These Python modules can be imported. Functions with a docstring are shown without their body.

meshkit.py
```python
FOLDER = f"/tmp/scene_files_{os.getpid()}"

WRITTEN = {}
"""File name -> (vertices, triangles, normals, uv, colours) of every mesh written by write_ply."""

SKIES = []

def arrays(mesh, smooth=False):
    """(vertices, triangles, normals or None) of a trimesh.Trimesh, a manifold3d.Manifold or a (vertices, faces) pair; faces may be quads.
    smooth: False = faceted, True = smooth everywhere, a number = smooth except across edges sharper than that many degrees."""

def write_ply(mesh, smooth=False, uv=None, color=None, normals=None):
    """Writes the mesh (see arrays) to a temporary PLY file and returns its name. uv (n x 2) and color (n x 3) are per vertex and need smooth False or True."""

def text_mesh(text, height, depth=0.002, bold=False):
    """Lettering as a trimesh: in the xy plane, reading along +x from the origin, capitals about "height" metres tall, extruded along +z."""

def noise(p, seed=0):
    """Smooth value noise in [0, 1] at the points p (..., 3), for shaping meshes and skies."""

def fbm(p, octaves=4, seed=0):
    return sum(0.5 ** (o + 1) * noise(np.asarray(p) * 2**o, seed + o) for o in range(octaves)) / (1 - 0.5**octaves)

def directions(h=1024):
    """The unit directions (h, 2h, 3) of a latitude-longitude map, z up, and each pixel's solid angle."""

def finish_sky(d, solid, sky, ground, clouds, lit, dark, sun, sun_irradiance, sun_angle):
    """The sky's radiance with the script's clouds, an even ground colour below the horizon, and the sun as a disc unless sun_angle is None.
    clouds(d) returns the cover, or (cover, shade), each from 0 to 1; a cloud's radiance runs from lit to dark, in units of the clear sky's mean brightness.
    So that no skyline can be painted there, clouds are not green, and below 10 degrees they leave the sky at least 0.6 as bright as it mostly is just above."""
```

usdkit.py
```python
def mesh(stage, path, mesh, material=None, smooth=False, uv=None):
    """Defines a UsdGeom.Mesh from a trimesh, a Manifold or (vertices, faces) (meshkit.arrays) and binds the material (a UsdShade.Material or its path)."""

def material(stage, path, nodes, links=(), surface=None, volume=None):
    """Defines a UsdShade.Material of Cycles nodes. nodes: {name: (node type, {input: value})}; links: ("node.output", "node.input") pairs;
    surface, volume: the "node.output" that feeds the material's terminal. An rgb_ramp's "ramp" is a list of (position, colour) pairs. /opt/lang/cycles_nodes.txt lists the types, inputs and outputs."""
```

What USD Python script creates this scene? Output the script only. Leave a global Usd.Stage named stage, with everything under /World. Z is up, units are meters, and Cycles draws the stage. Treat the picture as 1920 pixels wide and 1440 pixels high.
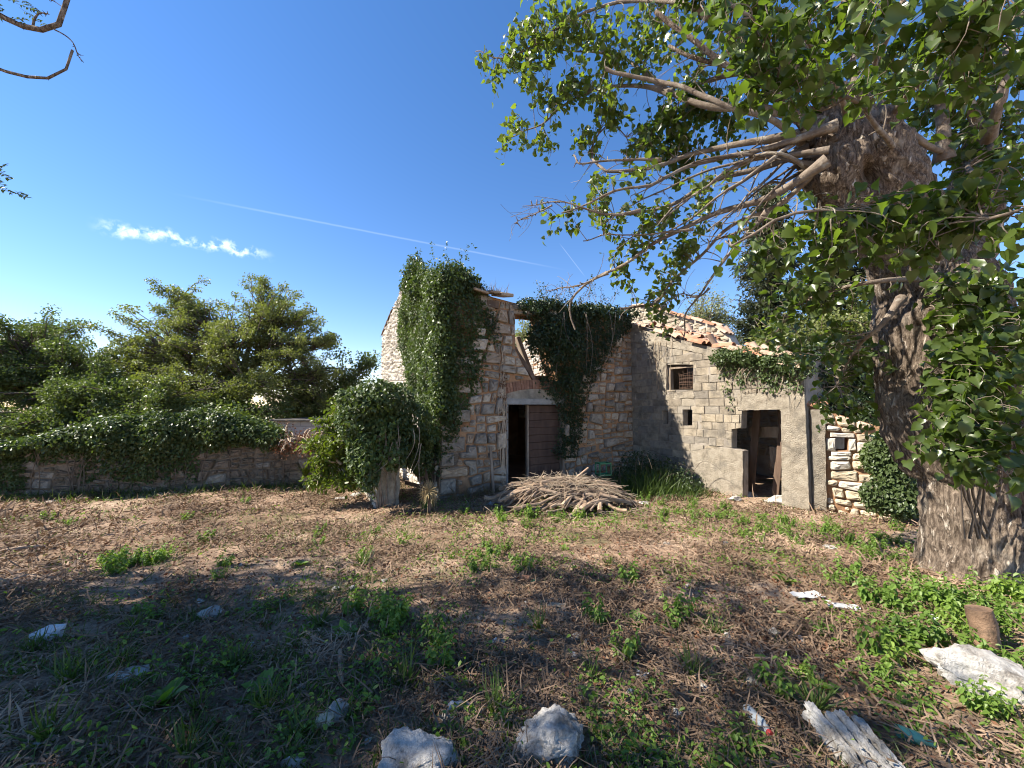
import math
import numpy as np
import trimesh
import shapely
from shapely.geometry import Polygon, MultiPolygon, LineString, Point, box as sbox
from shapely import affinity
from pxr import Usd, UsdGeom, UsdLux, UsdShade, Gf, Vt, Sdf
import usdkit
import meshkit

stage = Usd.Stage.CreateInMemory()
UsdGeom.SetStageUpAxis(stage, 'Z')
UsdGeom.SetStageMetersPerUnit(stage, 1.0)
UsdGeom.Xform.Define(stage, '/World')
UsdGeom.Scope.Define(stage, '/World/Looks')
RNG = np.random.default_rng(11)

# ------------------------------------------------------------------ camera, sky, sun, exposure
EYE = np.array([0.0, 0.0, 1.7])
PITCH = math.radians(3.3)
FPX = 721.0
FWD = np.array([0, math.cos(PITCH), math.sin(PITCH)])
UPV = np.array([0, -math.sin(PITCH), math.cos(PITCH)])
RIGHT = np.array([1.0, 0, 0])
cam = UsdGeom.Camera.Define(stage, '/World/camera')
cam.CreateHorizontalApertureAttr(36.0)
cam.CreateVerticalApertureAttr(27.0)
cam.CreateFocalLengthAttr(36.0 * FPX / 1920)
cam.CreateClippingRangeAttr(Gf.Vec2f(0.05, 5000))
EXPOSURE = 1.55
cam.CreateExposureAttr(EXPOSURE)
cam.AddTransformOp().Set(Gf.Matrix4d(*RIGHT, 0, *UPV, 0, *(-FWD), 0, *EYE, 1))

SUN = np.array([-1.0, -0.12, 0.95])
SUN /= np.linalg.norm(SUN)
SUN_INTENSITY = 1.25
SKY_STRENGTH = 0.082
sun = UsdLux.DistantLight.Define(stage, '/World/sun')
sun.CreateIntensityAttr(SUN_INTENSITY)
sun.CreateAngleAttr(0.53)
sun.CreateNormalizeAttr(True)
sun.CreateColorAttr(Gf.Vec3f(1.0, 0.92, 0.80))
_x = np.cross([0, 0, 1.0], SUN); _x /= np.linalg.norm(_x)
_y = np.cross(SUN, _x)
sun.AddTransformOp().Set(Gf.Matrix4d(*_x, 0, *_y, 0, *SUN, 0, 0, 0, 30, 1))


def ray(px, py):
    return FWD * FPX + RIGHT * (px - 960.0) + UPV * (720.0 - py)


def at(px, py, y):
    """The point of the place that lies y metres ahead of the tripod on this line of sight."""
    d = ray(px, py)
    return EYE + d * (y / d[1])


def project(p):
    q = np.asarray(p, float) - EYE
    w = q @ FWD
    w = np.where(np.abs(w) < 1e-6, 1e-6, w)
    return 960 + FPX * (q @ RIGHT) / w, 720 - FPX * (q @ UPV) / w, w


def unit(v):
    v = np.asarray(v, float)
    return v / (np.linalg.norm(v, axis=-1, keepdims=True) + 1e-12)


# sky with a thin cloud and two contrails, mixed in by direction
def _dir(px, py):
    return unit(ray(px, py))


def sky_material():
    c1, c2 = _dir(230, 345), _dir(1112, 516)
    nA = unit(np.cross(c1, c2)); mA = unit(c1 + c2); tA = np.cross(nA, mA)
    d1, d2 = _dir(1048, 455), _dir(1098, 520)
    nB = unit(np.cross(d1, d2)); mB = unit(d1 + d2); tB = np.cross(nB, mB)
    k1, k2 = _dir(215, 428), _dir(482, 474)
    nC = unit(np.cross(k1, k2)); mC = unit(k1 + k2); tC = np.cross(nC, mC)
    n = {
        'co': ('texture_coordinate', {}),
        'sky': ('sky_texture', {'sky_type': 'single_scattering', 'sun_disc': False, 'sun_elevation': math.asin(SUN[2]),
                                'sun_rotation': math.atan2(SUN[0], SUN[1]), 'air_density': 1.0, 'aerosol_density': 0.02, 'ozone_density': 2.2, 'altitude': 150.0}),
        'hs': ('hsv', {'saturation': 1.25, 'value': 1.0}),
        'tn': ('mix', {'mix_type': 'multiply', 'fac': 1.0, 'color2': (1.07, .935, .99)}),
        'bg': ('background_shader', {'strength': SKY_STRENGTH}),
    }
    l = [('sky.color', 'hs.color'), ('hs.color', 'tn.color1')]

    def mask(tag, nv, tv, mv, half_w, half_l, amount, noise=0.0):
        for q, v in (('n', nv), ('t', tv), ('m', mv)):
            n[tag + q] = ('vector_math', {'math_type': 'dot_product', 'vector2': tuple(v)})
            l.append(('co.generated', tag + q + '.vector1'))
        n[tag + 'no'] = ('noise_texture', {'scale': 26.0 if noise else 60.0, 'detail': 6.0, 'roughness': 0.62})
        l.append(('co.generated', tag + 'no.vector'))
        # wavering edge
        n[tag + 'wv'] = ('math', {'math_type': 'multiply_add', 'value2': half_w * (2.6 if noise else 0.6), 'value3': -half_w * (1.3 if noise else 0.3)})
        l.append((tag + 'no.fac', tag + 'wv.value1'))
        n[tag + 'ad'] = ('math', {'math_type': 'add'})
        l.extend([(tag + 'n.value', tag + 'ad.value1'), (tag + 'wv.value', tag + 'ad.value2')])
        n[tag + 'ab'] = ('math', {'math_type': 'absolute'})
        l.append((tag + 'ad.value', tag + 'ab.value1'))
        n[tag + 'w'] = ('map_range', {'range_type': 'smoothstep', 'from_min': 0.0, 'from_max': half_w, 'to_min': 1.0, 'to_max': 0.0, 'clamp': True})
        l.append((tag + 'ab.value', tag + 'w.value'))
        n[tag + 'ta'] = ('math', {'math_type': 'absolute'})
        l.append((tag + 't.value', tag + 'ta.value1'))
        n[tag + 'l'] = ('map_range', {'range_type': 'smoothstep', 'from_min': half_l * 0.55, 'from_max': half_l, 'to_min': 1.0, 'to_max': 0.0, 'clamp': True})
        l.append((tag + 'ta.value', tag + 'l.value'))
        n[tag + 'f'] = ('math', {'math_type': 'greater_than', 'value2': 0.0})
        l.append((tag + 'm.value', tag + 'f.value1'))
        n[tag + 'x'] = ('math', {'math_type': 'multiply'})
        l.extend([(tag + 'w.result', tag + 'x.value1'), (tag + 'l.result', tag + 'x.value2')])
        n[tag + 'z'] = ('math', {'math_type': 'multiply'})
        l.extend([(tag + 'x.value', tag + 'z.value1'), (tag + 'f.value', tag + 'z.value2')])
        last = tag + 'z.value'
        if noise:
            n[tag + 'nb'] = ('noise_texture', {'scale': 62.0, 'detail': 5.0, 'roughness': 0.56, 'distortion': 0.3})
            l.append(('co.generated', tag + 'nb.vector'))
            n[tag + 'nr'] = ('map_range', {'from_min': 0.42, 'from_max': 0.70, 'to_min': 0.0, 'to_max': 1.0, 'clamp': True})
            l.append((tag + 'nb.fac', tag + 'nr.value'))
            n[tag + 'q2'] = ('math', {'math_type': 'multiply'})
            l.extend([(last, tag + 'q2.value1'), (tag + 'nr.result', tag + 'q2.value2')])
            last = tag + 'q2.value'
        n[tag + 'am'] = ('math', {'math_type': 'multiply', 'value2': amount})
        l.append((last, tag + 'am.value1'))
        return tag + 'am.value'

    src = 'tn.color'
    for tag, args in (('ca', (nA, tA, mA, 0.0032, 0.42, 0.085)), ('cb', (nB, tB, mB, 0.0016, 0.055, 0.10)), ('cc', (nC, tC, mC, 0.015, 0.14, .9, 1.0))):
        a = mask(tag, *args)
        n[tag + 'mix'] = ('mix', {'mix_type': 'mix', 'color2': (7.6, 8.2, 9.0)})
        l += [(src, tag + 'mix.color1'), (a, tag + 'mix.fac')]
        src = tag + 'mix.color'
    l.append((src, 'bg.color'))
    return usdkit.material(stage, '/World/Looks/sky_air', n, l, surface='bg.background')


dome = UsdLux.DomeLight.Define(stage, '/World/sky')
dome.CreateIntensityAttr(1.0)
UsdShade.MaterialBindingAPI.Apply(dome.GetPrim()).Bind(sky_material())
dome.GetPrim().SetCustomDataByKey('kind', 'structure')

# ------------------------------------------------------------------ helpers: prims
_used = {}


def path_for(name, parent=None):
    base = str(parent.GetPath()) if parent is not None else '/World'
    key = (base, name)
    k = _used.get(key, 0)
    _used[key] = k + 1
    return f'{base}/{name}' if k == 0 else f'{base}/{name}_{k:03d}'


def tag(p, label=None, category=None, group=None, kind=None):
    for k, v in (('label', label), ('category', category), ('group', group), ('kind', kind)):
        if v:
            p.SetCustomDataByKey(k, v)
    return p


def thing(name, label, category, loc=(0, 0, 0), group=None, rotz=0.0, scale=None):
    x = UsdGeom.Xform.Define(stage, path_for(name))
    if any(loc):
        x.AddTranslateOp().Set(Gf.Vec3d(*map(float, loc)))
    if rotz:
        x.AddRotateZOp().Set(math.degrees(rotz))
    if scale is not None:
        x.AddScaleOp().Set(Gf.Vec3f(*map(float, scale)))
    return tag(x.GetPrim(), label, category, group)


def copy_of(root, label=None, loc=(0, 0, 0), rotz=0.0, scale=None, group=None):
    d = root.GetCustomData()
    r = thing(root.GetName().rstrip('0123456789_'), label or d['label'], d['category'], loc, group or d.get('group'), rotz, scale)
    r.GetReferences().AddInternalReference(root.GetPath())
    r.SetInstanceable(True)
    return r


def obj(name, mesh, mat, parent=None, smooth=False, label=None, category=None, group=None, kind=None):
    if isinstance(mesh, MB):
        mesh = mesh.arrays()
    m = usdkit.mesh(stage, path_for(name, parent), mesh, mat, smooth)
    return tag(m.GetPrim(), label, category, group, kind)


class MB:
    """Collects pieces of one mesh."""
    def __init__(self):
        self.v, self.f, self.n = [], [], 0

    def add(self, v, f):
        v = np.asarray(v, float); f = np.asarray(f, int)
        if len(v) == 0:
            return self
        if f.shape[1] == 4:
            f = np.vstack([f[:, [0, 1, 2]], f[:, [0, 2, 3]]])
        self.v.append(v); self.f.append(f + self.n); self.n += len(v)
        return self

    def mesh(self, m):
        return self.add(m.vertices, m.faces)

    def arrays(self):
        return np.vstack(self.v), np.vstack(self.f)


def smooth_path(pts, n):
    pts = np.asarray(pts, float)
    if len(pts) == 2:
        t = np.linspace(0, 1, n)[:, None]
        return pts[0] * (1 - t) + pts[1] * t
    from scipy.interpolate import CubicSpline
    L = np.linalg.norm(np.diff(pts, axis=0), axis=1) + 1e-6
    s = np.concatenate([[0], np.cumsum(np.sqrt(L))])
    d = np.concatenate([[0], np.cumsum(L)])
    return CubicSpline(s, pts, axis=0, bc_type='natural')(np.interp(np.linspace(0, d[-1], n), d, s))


def tube(pts, radii, sides=6, cap=True):
    p = np.asarray(pts, float)
    n = len(p)
    r = np.broadcast_to(np.asarray(radii, float), (n,)) if np.ndim(radii) == 0 or len(np.atleast_1d(radii)) == n else np.interp(np.linspace(0, 1, n), np.linspace(0, 1, len(radii)), radii)
    t = unit(np.gradient(p, axis=0))
    a = np.zeros_like(p)
    ref = np.array([0, 0, 1.0]) if abs(t[0, 2]) < 0.9 else np.array([1.0, 0, 0])
    a0 = unit(np.cross(t[0], ref))
    for i in range(n):
        a0 = a0 - t[i] * (a0 @ t[i])
        a0 = a0 / (np.linalg.norm(a0) + 1e-12)
        a[i] = a0
    b = np.cross(t, a)
    ang = np.arange(sides) * 2 * np.pi / sides
    v = p[:, None] + r[:, None, None] * (np.cos(ang)[None, :, None] * a[:, None] + np.sin(ang)[None, :, None] * b[:, None])
    i, j = np.meshgrid(np.arange(n - 1), np.arange(sides), indexing='ij')
    q = np.stack([i * sides + j, i * sides + (j + 1) % sides, (i + 1) * sides + (j + 1) % sides, (i + 1) * sides + j], -1).reshape(-1, 4)
    v = v.reshape(-1, 3)
    f = np.vstack([q[:, [0, 1, 2]], q[:, [0, 2, 3]]])
    if cap:
        c0, c1 = len(v), len(v) + 1
        v = np.vstack([v, p[:1], p[-1:]])
        jj = np.arange(sides)
        f = np.vstack([f, np.stack([np.full(sides, c0), (jj + 1) % sides, jj], 1), np.stack([np.full(sides, c1), (n - 1) * sides + jj, (n - 1) * sides + (jj + 1) % sides], 1)])
    return v, f


def box_at(c, sx, sy, sz, ax=(1, 0, 0), ay=(0, 1, 0), az=(0, 0, 1), bevel=0.0):
    """A box with chamfered long edges about centre c."""
    ax, ay, az = unit(ax), unit(ay), unit(az)
    if bevel <= 0:
        m = trimesh.creation.box([sx, sy, sz])
    else:
        b = min(bevel, sx / 3, sy / 3, sz / 3)
        pts = []
        for s in np.array(np.meshgrid([-1, 1], [-1, 1], [-1, 1])).reshape(3, -1).T:
            h = np.array([sx, sy, sz]) / 2
            for k in range(3):
                q = h - b; q[k] = h[k]
                pts.append(s * q)
        m = trimesh.convex.convex_hull(np.array(pts))
    v = m.vertices @ np.array([ax, ay, az]) + np.asarray(c, float)
    return v, m.faces


def polys(g):
    if g.is_empty:
        return []
    if g.geom_type == 'Polygon':
        return [g]
    return [x for x in g.geoms if x.geom_type == 'Polygon' and x.area > 1e-6]


class Plane:
    """A vertical wall face: origin o, horizontal axis u, outward normal n."""
    def __init__(self, o, u, n):
        self.o, self.u, self.n = np.array([o[0], o[1], 0.0]), np.array([u[0], u[1], 0.0]), np.array([n[0], n[1], 0.0])

    def uv(self, px, py):
        d = ray(px, py)
        k = ((self.o - EYE) @ self.n) / (d @ self.n)
        p = EYE + d * k
        return np.array([(p - self.o) @ self.u, p[2]])

    def poly(self, pts):
        return Polygon([self.uv(*p) for p in pts]).buffer(0)

    def xyz(self, u, z, out=0.0):
        u, z, out = np.broadcast_arrays(np.asarray(u, float), np.asarray(z, float), np.asarray(out, float))
        return self.o + u[..., None] * self.u + z[..., None] * np.array([0, 0, 1.0]) + out[..., None] * self.n

    def slab(self, poly, back, front=0.0):
        """The polygon extruded from front to back (distances along the normal)."""
        mb = MB()
        for g in polys(poly):
            m = trimesh.creation.extrude_polygon(g, front - back)
            v = m.vertices
            w = self.xyz(v[:, 0], v[:, 1], back + v[:, 2])
            f = m.faces
            if np.cross(self.u, [0, 0, 1]) @ self.n < 0:
                f = f[:, ::-1]
            mb.add(w, f)
        return mb.arrays()

    def stone(self, poly, out, rng, inset=0.03, base=-0.02, lump=0.012):
        """One stone: its outline, a worn shoulder and an uneven face."""
        ring = np.array(poly.exterior.coords)[:-1]
        if np.cross(ring[1] - ring[0], ring[2] - ring[1]).sum() == 0:
            pass
        if not poly.exterior.is_ccw:
            ring = ring[::-1]
        c = np.array(poly.representative_point().coords[0])
        k = len(ring)
        size = math.sqrt(poly.area)
        ins = min(inset, size * 0.22)
        d = c - ring
        L = np.linalg.norm(d, axis=1, keepdims=True) + 1e-9
        r2 = ring + d / L * np.minimum(ins, L * 0.6)
        r3 = ring + d * 0.55
        ta, tb = rng.normal(0, 0.05, 2)
        top = lambda q, h: h + (q[:, 0] - c[0]) * ta + (q[:, 1] - c[1]) * tb
        V = np.vstack([self.xyz(ring[:, 0], ring[:, 1], base), self.xyz(ring[:, 0], ring[:, 1], top(ring, out * 0.45)),
                       self.xyz(r2[:, 0], r2[:, 1], top(r2, out) + rng.normal(0, lump * 0.5, k)),
                       self.xyz(r3[:, 0], r3[:, 1], top(r3, out * 1.1) + rng.normal(0, lump, k)),
                       self.xyz(c[0], c[1], out * 1.15 + rng.normal(0, lump))[None]])
        F = []
        j = np.arange(k); j2 = (j + 1) % k
        for a in range(3):
            F += [np.stack([a * k + j, a * k + j2, (a + 1) * k + j2], 1), np.stack([a * k + j, (a + 1) * k + j2, (a + 1) * k + j], 1)]
        F.append(np.stack([3 * k + j, 3 * k + j2, np.full(k, 4 * k)], 1))
        F = np.vstack(F)
        if np.cross(self.u, [0, 0, 1]) @ self.n < 0:
            F = F[:, ::-1]
        return V, F


def split_cells(poly, size, rng, aspect=1.5, wob=0.10):
    """Squared rubble: the rectangle is split again and again by slightly tilted lines until pieces are about size(x, z)."""
    out, todo = [], [poly]
    while todo:
        g = todo.pop()
        x0, y0, x1, y1 = g.bounds
        w, h = x1 - x0, y1 - y0
        s = size((x0 + x1) / 2, (y0 + y1) / 2) * rng.uniform(0.65, 1.5)
        if w < s * aspect and h < s:
            out.append(g); continue
        vertical = w / aspect > h * rng.uniform(0.8, 1.25)
        f = rng.uniform(0.34, 0.66)
        e = rng.normal(0, wob)
        if vertical:
            x = x0 + w * f
            a = Polygon([(x - e * h, y0 - 1 * 0 - .01), (x + e * h, y1 + .01), (x0 - 9, y1 + .01), (x0 - 9, y0 - .01)])
        else:
            y = y0 + h * f
            e *= 0.45
            a = Polygon([(x0 - .01, y - e * w), (x1 + .01, y + e * w), (x1 + .01, y0 - 9), (x0 - .01, y0 - 9)])
        A, B = g.intersection(a), g.difference(a)
        parts = polys(A) + polys(B)
        if len(parts) < 2:
            out.append(g)
        else:
            todo += parts
    return out


def stone_shape(g, joint, rnd, rng=None):
    s = g.buffer(-joint)
    res = []
    for q in polys(s):
        q2 = q.buffer(-rnd).buffer(rnd, quad_segs=2).simplify(rnd * 0.25)
        for p in polys(q2):
            if p.area > 0.0012 and len(p.exterior.coords) > 3:
                res.append(p)
    return res


# leaves ------------------------------------------------------------
def _fold(half, z):
    v = np.array(half, float)
    mir = v[1:-1] * [1, -1, 1]
    return v, mir


LEAF = {}
LEAF['diamond'] = (np.array([[0, 0, 0], [.5, .36, .08], [1, 0, -.08], [.5, -.36, .08]]), np.array([[0, 2, 1], [0, 3, 2]]))
LEAF['oval'] = (np.array([[0, 0, 0], [.28, .3, .06], [.68, .26, .04], [1, 0, -.1], [.68, -.26, .04], [.28, -.3, .06]]),
                np.array([[0, 2, 1], [0, 3, 2], [0, 4, 3], [0, 5, 4]]))
_h = [[-.10, .20, .05], [.05, .42, .09], [.32, .46, .08], [.62, .28, .03], [.84, .10, -.05]]
_m = [[-.0, 0, 0], [.30, 0, -.03], [.62, 0, -.05], [1.0, 0, -.14]]
LEAF['heart'] = (np.array(_m + _h + [[x, -y, z] for x, y, z in _h]),
                 np.array([[0, 5, 4], [0, 1, 5], [1, 6, 5], [1, 7, 6], [1, 2, 7], [2, 8, 7], [2, 3, 8],
                           [0, 9, 10], [0, 10, 1], [1, 10, 11], [1, 11, 12], [1, 12, 2], [2, 12, 13], [2, 13, 3]]))
_h = [[-.14, .24, .05], [.04, .46, .08], [.30, .38, .03], [.50, .46, .06], [.68, .20, .0]]
_m = [[0, 0, 0], [.28, 0, -.03], [1.0, 0, -.10]]
LEAF['ivy'] = (np.array(_m + _h + [[x, -y, z] for x, y, z in _h]),
               np.array([[0, 4, 3], [0, 1, 4], [1, 5, 4], [1, 6, 5], [1, 7, 6], [1, 2, 7],
                         [0, 8, 9], [0, 9, 1], [1, 9, 10], [1, 10, 11], [1, 11, 12], [1, 12, 2]]))
LEAF['blade'] = (np.array([[0, .5, 0], [0, -.5, 0], [.55, .38, .10], [.55, -.38, .10], [1, 0, -.02]]), np.array([[0, 1, 3], [0, 3, 2], [2, 3, 4]]))


def leaves(P, N, T, S, shape='diamond', width=None):
    P = np.asarray(P, float)
    n = len(P)
    L, F = LEAF[shape]
    N = unit(N)
    T = unit(T - N * (T * N).sum(1, keepdims=True))
    B = np.cross(N, T)
    S = np.broadcast_to(np.asarray(S, float), (n,))
    W = S if width is None else np.broadcast_to(np.asarray(width, float), (n,))
    V = P[:, None] + S[:, None, None] * (L[None, :, 0:1] * T[:, None] + L[None, :, 2:3] * N[:, None]) + W[:, None, None] * L[None, :, 1:2] * B[:, None]
    K = len(L)
    cr = np.random.default_rng(n + 3)
    bend, fold = cr.normal(-.12, .30, n), cr.normal(.10, .22, n)
    V = V + (S * bend)[:, None, None] * N[:, None] * (L[None, :, 0:1] ** 2) + (W * fold)[:, None, None] * N[:, None] * np.abs(L[None, :, 1:2])
    return V.reshape(-1, 3), (F[None] + (np.arange(n) * K)[:, None, None]).reshape(-1, 3)


def rand_dirs(n, rng):
    return unit(rng.normal(size=(n, 3)))


def hanging(n, rng, out=(0, 0, 0), droop=0.9, spread=0.6):
    """Normals and tips of leaves that hang from twigs."""
    T = np.array([0, 0, -droop]) + rng.normal(0, spread, (n, 3))
    N = np.asarray(out) + np.array([0, 0, 0.45]) + rng.normal(0, 0.75, (n, 3))
    return N, T


# ground height -----------------------------------------------------
def ground(x, y):
    x, y = np.asarray(x, float), np.asarray(y, float)
    t = np.clip(y / 9.0, 0, 1)
    base = -0.42 * t * t * (3 - 2 * t)
    q = np.stack(np.broadcast_arrays(x, y, 0 * x + 0 * y), -1)
    near = np.clip(1 - (np.hypot(x, y) - 14) / 20, 0, 1)
    big = (meshkit.fbm(q * 0.55, 3, 5) - 0.5) * 0.16
    small = (meshkit.fbm(q * 3.1, 3, 9) - 0.5) * 0.055
    return base + (big + small) * near


def gpt(px, py, up=0.0):
    d = ray(px, py)
    z = -0.2
    for _ in range(12):
        p = EYE + d * ((z + up - EYE[2]) / d[2])
        z = float(ground(p[0], p[1]))
    return np.array([p[0], p[1], z])
# ------------------------------------------------------------------ materials
LK = '/World/Looks/'


def leaf_mat(name, ramp, rough=0.45, trans=0.3, tcol=None, clump=1.3, spec=0.5, gain=1.6):
    """Leaf colours: the ramp is run through leaf by leaf, and patches of younger or darker leaves drift over metres."""
    ramp = [(p_, tuple(min(.75, c_ * gain * k_) for c_, k_ in zip(col, ((1.03, 1.0, .98) if gain in (2.6, 1.45, 1.1) else (1.15, 1.0, .92))))) for p_, col in ramp]
    rough, spec = (rough, spec) if name.startswith('mulb') else (max(rough, .42), min(spec, .35))
    n = {'g': ('geometry', {}), 'no': ('noise_texture', {'scale': clump, 'detail': 2.0}),
         'mx': ('math', {'math_type': 'multiply_add', 'value2': 0.9, 'value3': -0.45}),
         'ad': ('math', {'math_type': 'add', 'use_clamp': True}),
         'rp': ('rgb_ramp', {'ramp': ramp}), 'p': ('principled_bsdf', {'roughness': rough, 'specular_ior_level': spec}),
         't': ('translucent_bsdf', {}), 'tc': ('mix', {'mix_type': 'multiply', 'fac': 1.0, 'color2': tcol or (2.2, 2.4, 0.7)}),
         'm': ('mix_closure', {'fac': trans})}
    l = [('g.position', 'no.vector'), ('no.fac', 'mx.value1'), ('g.random_per_island', 'ad.value1'), ('mx.value', 'ad.value2'), ('ad.value', 'rp.fac'),
         ('rp.color', 'p.base_color'), ('rp.color', 'tc.color1'), ('tc.color', 't.color'), ('p.BSDF', 'm.closure1'), ('t.BSDF', 'm.closure2')]
    return usdkit.material(stage, LK + name, n, l, surface='m.closure')


def rough_mat(name, ramp, scale=3.0, detail=6.0, bump=0.5, bscale=40.0, rough=0.9, spots=None, spot_scale=9.0, spot_lo=0.58, spot_hi=0.66, bdist=0.02, tint=None, stretch=None, voro=False, spec=0.3):
    """Weathered mineral or wooden surfaces: a noise-driven ramp, darker or lighter spots of their own shape, and fine relief."""
    n = {'g': ('geometry', {}), 'mp': ('mapping', {'scale': stretch or (1, 1, 1)}),
         'n1': ('noise_texture', {'scale': scale, 'detail': detail, 'roughness': 0.62}), 'r1': ('rgb_ramp', {'ramp': ramp}),
         'n2': ('noise_texture', {'scale': bscale, 'detail': 6.0, 'roughness': 0.7}), 'b': ('bump', {'strength': bump, 'distance': bdist}),
         'p': ('principled_bsdf', {'roughness': rough, 'specular_ior_level': spec})}
    l = [('g.position', 'mp.vector'), ('mp.vector', 'n1.vector'), ('mp.vector', 'n2.vector'), ('n1.fac', 'r1.fac'), ('n2.fac', 'b.height'), ('b.normal', 'p.normal')]
    src = 'r1.color'
    if tint:
        n['oi'] = ('object_info', {})
        n['r3'] = ('rgb_ramp', {'ramp': tint})
        n['mt'] = ('mix', {'mix_type': 'multiply', 'fac': 1.0})
        l += [('oi.random', 'r3.fac'), (src, 'mt.color1'), ('r3.color', 'mt.color2')]
        src = 'mt.color'
    if spots:
        n['n3'] = ('noise_texture', {'scale': spot_scale, 'detail': 5.0, 'roughness': 0.65})
        n['mr'] = ('map_range', {'from_min': spot_lo, 'from_max': spot_hi, 'to_min': 0.0, 'to_max': 0.85, 'clamp': True})
        n['m3'] = ('mix', {'mix_type': 'mix', 'color2': spots})
        l += [('g.position', 'n3.vector'), ('n3.fac', 'mr.value'), ('mr.result', 'm3.fac'), (src, 'm3.color1')]
        src = 'm3.color'
    l.append((src, 'p.base_color'))
    return usdkit.material(stage, LK + name, n, l, surface='p.BSDF')


def plain(name, col, rough=0.6, **kw):
    return usdkit.material(stage, LK + name, {'p': ('principled_bsdf', {'base_color': col, 'roughness': rough, **kw})}, [], surface='p.BSDF')


M = {}
TI = [(0, (.78, .76, .74)), (.5, (1, .98, .95)), (1, (1.14, 1.10, 1.02))]
M['stone'] = rough_mat('limestone', [(.25, (.155, .125, .098)), (.45, (.285, .243, .195)), (.6, (.375, .33, .27)), (.8, (.46, .415, .355))], 4.5, 7, .6, 45, .9, (.15, .13, .115), 7, .57, .68, tint=TI)
M['stone_b'] = rough_mat('limestone_brown', [(.25, (.135, .098, .07)), (.5, (.26, .20, .145)), (.8, (.37, .31, .24))], 5, 7, .6, 45, .9, (.50, .47, .42), 9, .6, .7, tint=TI)
M['stone_c'] = rough_mat('limestone_grey', [(.25, (.11, .094, .078)), (.5, (.21, .185, .155)), (.8, (.315, .285, .245))], 5, 7, .6, 50, .9, (.12, .115, .10), 8, .55, .66, tint=TI)
M['stone_w'] = rough_mat('limestone_warm', [(.25, (.27, .225, .16)), (.5, (.42, .365, .275)), (.8, (.53, .48, .395))], 4, 7, .6, 40, .9, (.28, .22, .15), 8, .6, .7, tint=TI)
M['rubble'] = rough_mat('rubble_pale', [(.25, (.30, .26, .21)), (.5, (.46, .42, .36)), (.8, (.58, .55, .49))], 5, 7, .7, 40, .92, (.22, .20, .16), 6, .58, .7)
M['mortar'] = rough_mat('earth_mortar', [(.25, (.15, .08, .045)), (.5, (.29, .165, .09)), (.8, (.40, .26, .155))], 3, 7, .9, 30, .95, (.14, .09, .06), 5, .56, .66)
M['mortar_pale'] = rough_mat('lime_mortar', [(.25, (.22, .19, .15)), (.5, (.36, .32, .26)), (.8, (.46, .42, .36))], 3, 7, .9, 30, .95)
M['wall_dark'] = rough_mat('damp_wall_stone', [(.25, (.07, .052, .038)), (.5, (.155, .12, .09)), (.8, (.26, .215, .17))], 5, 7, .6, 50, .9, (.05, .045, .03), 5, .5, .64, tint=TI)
M['stump'] = rough_mat('brown_stump', [(.25, (.09, .055, .033)), (.5, (.19, .118, .072)), (.8, (.30, .20, .13))], 8, 7, .8, 40, .9, (.06, .045, .03), 9, .55, .68)
M['brick'] = rough_mat('old_brick', [(.25, (.11, .06, .04)), (.5, (.20, .105, .07)), (.8, (.28, .18, .13))], 9, 6, .6, 60, .9, (.30, .24, .19), 14, .6, .7, tint=TI)
M['plaster'] = rough_mat('rough_cast_plaster', [(.25, (.20, .168, .125)), (.5, (.335, .29, .225)), (.8, (.44, .39, .31))], 8, 9, 1.0, 48, .95, (.15, .132, .107), 2.8, .52, .70, bdist=.06)
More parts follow.
